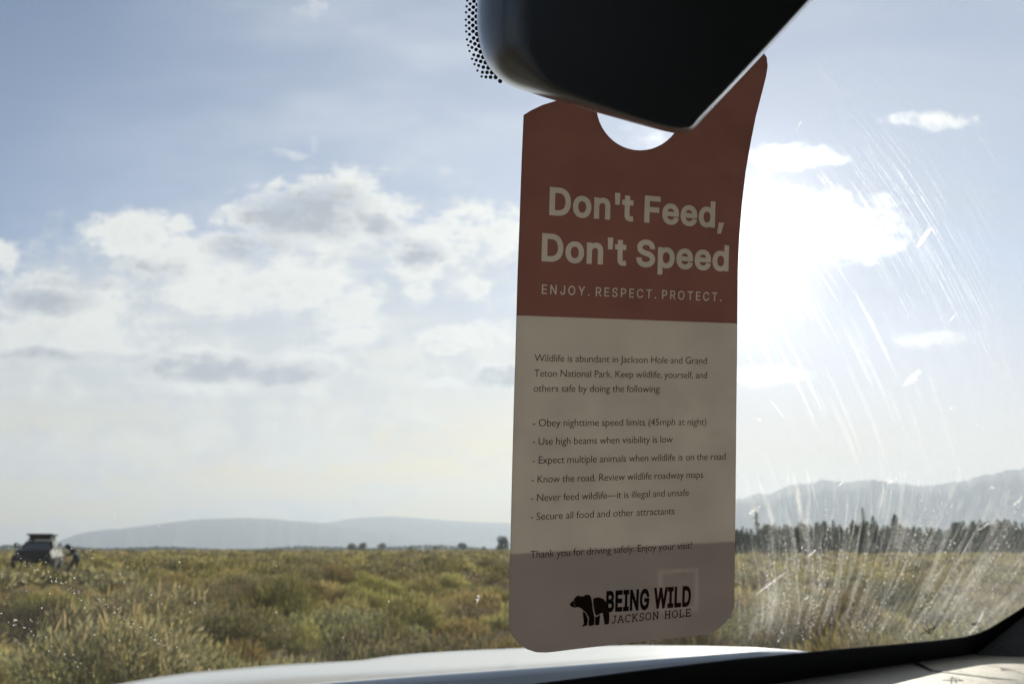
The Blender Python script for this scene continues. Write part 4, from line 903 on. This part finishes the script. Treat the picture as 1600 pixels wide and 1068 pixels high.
def build_sheet(letters, line, regular=24):
    pts2.clear(); ed2.clear()
    loop(OUTD); loop(HOLE); b0 = len(pts2); pts2.extend([Vector((x, line_y(x, *line))) for x in np.linspace(790, 1160, 20)])
    for k in range(19): ed2.append((b0+k, b0+k+1))
    for l_ in letters: loop(l_)
    for x in range(800, 1200, regular):
        for y in range(90, 1015, regular):
            if inside((x, y), OUT) and math.dist((x, y), HC) > HR+6: pts2.append(Vector((x+.37, y+.21)))
    vo, eo, fo, *_ = delaunay_2d_cdt(pts2, ed2, [], 0, 1e-5)
    F2, ink = [], []
    for f in fo:
        cx_ = sum(vo[i_].x for i_ in f)/3; cy_ = sum(vo[i_].y for i_ in f)/3
        if not inside((cx_, cy_), OUTD) or inside((cx_, cy_), HOLE): continue
        F2.append(tuple(f)); up_ = cy_ < line_y(cx_, *line)
        ink.append((up_, letters is HEAD and up_ and 280 < cy_ and winding((cx_, cy_), letters) != 0 or letters is not HEAD and frame_in((cx_, cy_))))
    return [(v.x, v.y) for v in vo], F2, ink
def paper(name, col, tr, tint, rough=0.45):
    m = bpy.data.materials.new(name); m.use_nodes = True; t = m.node_tree; t.nodes.clear(); S.tree = t
    d = t.nodes.new('ShaderNodeBsdfDiffuse'); d.inputs[0].default_value = (*col, 1); tl = t.nodes.new('ShaderNodeBsdfTranslucent')
    g = t.nodes.new('ShaderNodeNewGeometry'); fl = noise(S(g.outputs['Position']), 38, 7, .62)
    put(t, tl.inputs[0], mixc(ramp(fl, .3, .7), tuple(c*.87 for c in tint), tint))
    mx = t.nodes.new('ShaderNodeMixShader'); mx.inputs[0].default_value = tr; t.links.new(d.outputs[0], mx.inputs[1]); t.links.new(tl.outputs[0], mx.inputs[2])
    gl = t.nodes.new('ShaderNodeBsdfGlossy'); gl.inputs['Roughness'].default_value = rough; m3 = t.nodes.new('ShaderNodeMixShader'); m3.inputs[0].default_value = .03
    t.links.new(mx.outputs[0], m3.inputs[1]); t.links.new(gl.outputs[0], m3.inputs[2])
    o = t.nodes.new('ShaderNodeOutputMaterial'); t.links.new(m3.outputs[0], o.inputs[0]); return m
P_white = paper('white_stock', (.78, .77, .74), .50, (.432, .380, .336))
P_red = paper('red_ink', (.25, .065, .055), .50, (.203, .098, .083))
P_back = paper('back_stock', (.76, .76, .73), .62, (.80, .78, .72))
P_band = paper('back_band_ink', (.34, .26, .24), .62, (.37, .31, .30))
P_frame = paper('back_frame_ink', (.5, .42, .39), .62, (.50, .45, .43))
v1, f1, k1 = build_sheet(HEAD, (RED0, RED1)); v2, f2, k2 = build_sheet([FR_O, FR_I], (BAND0, BAND1))
TH = .00035
Vt = [tp(x, y) for x, y in v1] + [tp(x, y, -TH) for x, y in v2]; nv1 = len(v1)
Ft = [tuple(reversed(f)) if False else f for f in f1] + [tuple(nv1+i_ for i_ in reversed(f)) for f in f2]
mi = [1 if (a and not b) else 0 for a, b in k1] + [2 if a else (4 if b else 3) for a, b in k2]
def rim(pl_):
    n_ = len(pl_); b0 = len(Vt)
    for x, y in pl_: Vt.extend((tp(x, y), tp(x, y, -TH)))
    for k in range(n_):
        a = b0+2*k; b = b0+2*((k+1) % n_); Ft.append((a, b, b+1, a+1)); mi.append(0)
rim(OUTD); rim(HOLE)
tc_ = tp(1000, 160)
ht = empty('hang_tag', tp(975, 1015)); tag(ht, "red and white plastic hang tag reading Don't Feed, Don't Speed hanging from the mirror", 'hang tag')
def tpart(name, verts, faces, mats, parent=None, mi=None):
    o = mesh(name, verts, faces, mats, None, False, mi); o.parent = parent or ht
    if parent is None: o.matrix_parent_inverse = Matrix.Translation(-ht.location)
    return o
tpart('card', Vt, Ft, [P_white, P_red, P_back, P_band, P_frame], mi=mi)
ink_black = material('black_ink', (.006, .006, .007), .6, 0, .2)
ink_brown = material('brown_ink', (.028, .011, .005), .6, 0, .2)
ink_red = material('dark_red_ink', (.055, .010, .009), .6, 0, .2)
def lines(name, lst, mat, parent=None, lift=.00018):
    Vv, Ff = [], []
    for a in lst:
        v_, f_ = place_text(*a); b0 = len(Vv); Vv += [tp(x, y, lift) for x, y in v_]; Ff += [tuple(b0+i_ for i_ in f) for f in f_]
    return tpart(name, Vv, Ff, mat, parent)
TH_ = -.006
lines('intro_text', [("Wildlife is abundant in Jackson Hole and Grand", (835,564.3), (1104,568.2), 11.2, TH_, .96), ("Teton National Park. Keep wildlife, yourself, and", (834.5,588), (1104.5,590.8), 11.2, TH_, .96), ("others safe by doing the following:", (833.5,611.7), (1032,612.4), 11.2, TH_, .96)], ink_black)
lines('rule_list', [("- Obey nighttime speed limits (45mph at night)", (832.5,665.8), (1103.5,663.6), 11.4, TH_, .96), ("- Use high beams when visibility is low", (832.3,694.6), (1051,690.8), 11.4, TH_, .96), ("- Expect multiple animals when wildlife is on the road", (832,724), (1133.5,717.4), 11.4, TH_, .96),
                    ("- Know the road. Review wildlife roadway maps", (830.5,754), (1098.5,745.8), 11.4, TH_, .96), ("- Never feed wildlife\u2014it is illegal and unsafe", (829.7,782.8), (1076,773.8), 11.4, TH_, .96), ("- Secure all food and other attractants", (829,812), (1054,802.6), 11.4, TH_, .96)], ink_black)
lines('closing_text', [("Thank you for driving safely. Enjoy your visit!", (828.5,871.4), (1081,856.2), 11.6, TH_, .96)], ink_black)
logo = lines('logo', [("BEING", (946.5,956), (1014,951.6), 33.5, .034, 1.0, True)], ink_black)
lines('logo_word', [("WILD", (1021,950.6), (1079,946.6), 33, .034, 1.0, True)], ink_red, logo)
# slab-serif line drawn letter by letter
ARC = lambda cx_, cy_, rx, ry, a, b, n=10: [(cx_+rx*math.cos(R(a+(b-a)*k/n)), cy_+ry*math.sin(R(a+(b-a)*k/n))) for k in range(n+1)]
GLY = {'J': [[(.45, 1), (.45, .25)], ARC(.25, .25, .20, .23, 0, -180), [(.25, .98), (.65, .98)]], 'A': [[(.05, .02), (.40, 1), (.75, .02)], [(.2, .36), (.62, .36)], [(-.02, .02), (.18, .02)], [(.6, .02), (.84, .02)]],
       'C': [ARC(.42, .5, .36, .48, 50, 310, 14), [(.68, .98), (.68, .72)]], 'K': [[(.14, 0), (.14, 1)], [(.16, .42), (.66, .98)], [(.32, .58), (.70, .02)], [(0, .98), (.3, .98)], [(0, .02), (.3, .02)], [(.56, .98), (.78, .98)], [(.58, .02), (.82, .02)]],
       'S': [ARC(.34, .73, .24, .25, 40, 270, 9)+ARC(.34, .25, .26, .25, 90, -140, 9), [(.56, .98), (.56, .76)], [(.08, .02), (.08, .24)]], 'O': [ARC(.42, .5, .36, .48, 0, 360, 18)],
       'N': [[(.14, 0), (.14, 1), (.68, .03), (.68, 1)], [(0, .98), (.2, .98)], [(0, .02), (.28, .02)], [(.54, .98), (.82, .98)]], 'H': [[(.14, 0), (.14, 1)], [(.66, 0), (.66, 1)], [(.14, .5), (.66, .5)], [(0, .98), (.28, .98)], [(0, .02), (.28, .02)], [(.52, .98), (.8, .98)], [(.52, .02), (.8, .02)]],
       'L': [[(.14, 1), (.14, .03), (.62, .03), (.62, .28)], [(0, .98), (.28, .98)], [(0, .02), (.2, .02)]], 'E': [[(.64, .75), (.64, .97), (.14, .97), (.14, .03), (.66, .03), (.66, .26)], [(.14, .52), (.46, .52)], [(.46, .64), (.46, .4)], [(0, .97), (.2, .97)], [(0, .03), (.2, .03)]]}
WID = {'J': .66, 'A': .82, 'C': .76, 'K': .82, 'S': .64, 'O': .84, 'N': .82, 'H': .8, 'L': .68, 'E': .7, ' ': .46}
bm = bmesh.new(); total = sum(WID[c_]+.17 for c_ in 'JACKSON HOLE')-.17; xc = 0
for ch in 'JACKSON HOLE':
    for pl_ in GLY.get(ch, []):
        def fn(a, b, x0=xc):
            s_ = (x0+a)/total; px_ = 955.5+(1079-955.5)*s_; py_ = 973.2+(961.8-973.2)*s_; h_ = b*11.6; return tp(px_+.029*h_, py_-h_, .00018)
        stroke(bm, fn, pl_, .13)
    xc += WID[ch]+.17
o = bmobj('logo_place', bm, ink_black); o.parent = logo
Z6 = lambda pl_: [(880+x/6.667, 880+y/6.667) for x, y in pl_]
bear_parts = [('bear', ink_brown, [[(65,425),(82,402),(104,386),(118,360),(138,338),(158,330),(180,338),(212,337),(232,323),(256,320),(274,324),(290,350),(300,400),(306,445),(309,482),(325,555),(326,605),(318,638),(290,645),(262,643),(286,622),(268,560),(240,510),(208,484),(184,460),(152,450),(118,457),(86,446)],
                                    [(312,362),(340,352),(372,348),(420,366),(452,408),(470,470),(480,530),(480,590),(474,628),(430,632),(456,600),(442,560),(412,510),(388,515),(350,540),(330,522),(320,470),(312,415)]]),
              ('bear_legs', ink_black, [[(203,492),(236,517),(258,580),(248,640),(190,655),(216,622),(209,560)], [(334,548),(352,552),(384,528),(380,590),(374,635),(331,640),(346,612)]])]
for nm, mt, polys in bear_parts:
    bm = bmesh.new()
    for pl_ in polys: bm.faces.new([bm.verts.new(tp(x, y, .00018)) for x, y in Z6(pl_)])
    bmesh.ops.triangulate(bm, faces=bm.faces[:]); o = bmobj(nm, bm, mt); o.parent = logo
bm = bmesh.new()
for pl_ in ([(112,380),(124,392)], [(105,405),(118,420),(120,450)]): stroke(bm, lambda a, b: tp(a, b, .00026), Z6(pl_), .9)
o = bmobj('bear_eye', bm, material('pale_ink', (.3, .28, .25), .6)); o.parent = logo

# ------------------------------------------------------------------ haze
bm = bmesh.new(); box(bm, (0, 0, 399), (22600, 22600, 800)); hz = bmobj('haze', bm, bpy.data.materials.new('haze')); tag(hz, 'thin pale haze over the plain and hills', kind='stuff')
hm_ = hz.data.materials[0]; hm_.use_nodes = True; t = hm_.node_tree; t.nodes.clear()
pv = t.nodes.new('ShaderNodeVolumePrincipled'); pv.inputs['Color'].default_value = (.77, .875, 1.0, 1); pv.inputs['Density'].default_value = 1.75e-4; pv.inputs['Anisotropy'].default_value = 0.28
o = t.nodes.new('ShaderNodeOutputMaterial'); t.links.new(pv.outputs[0], o.inputs['Volume'])
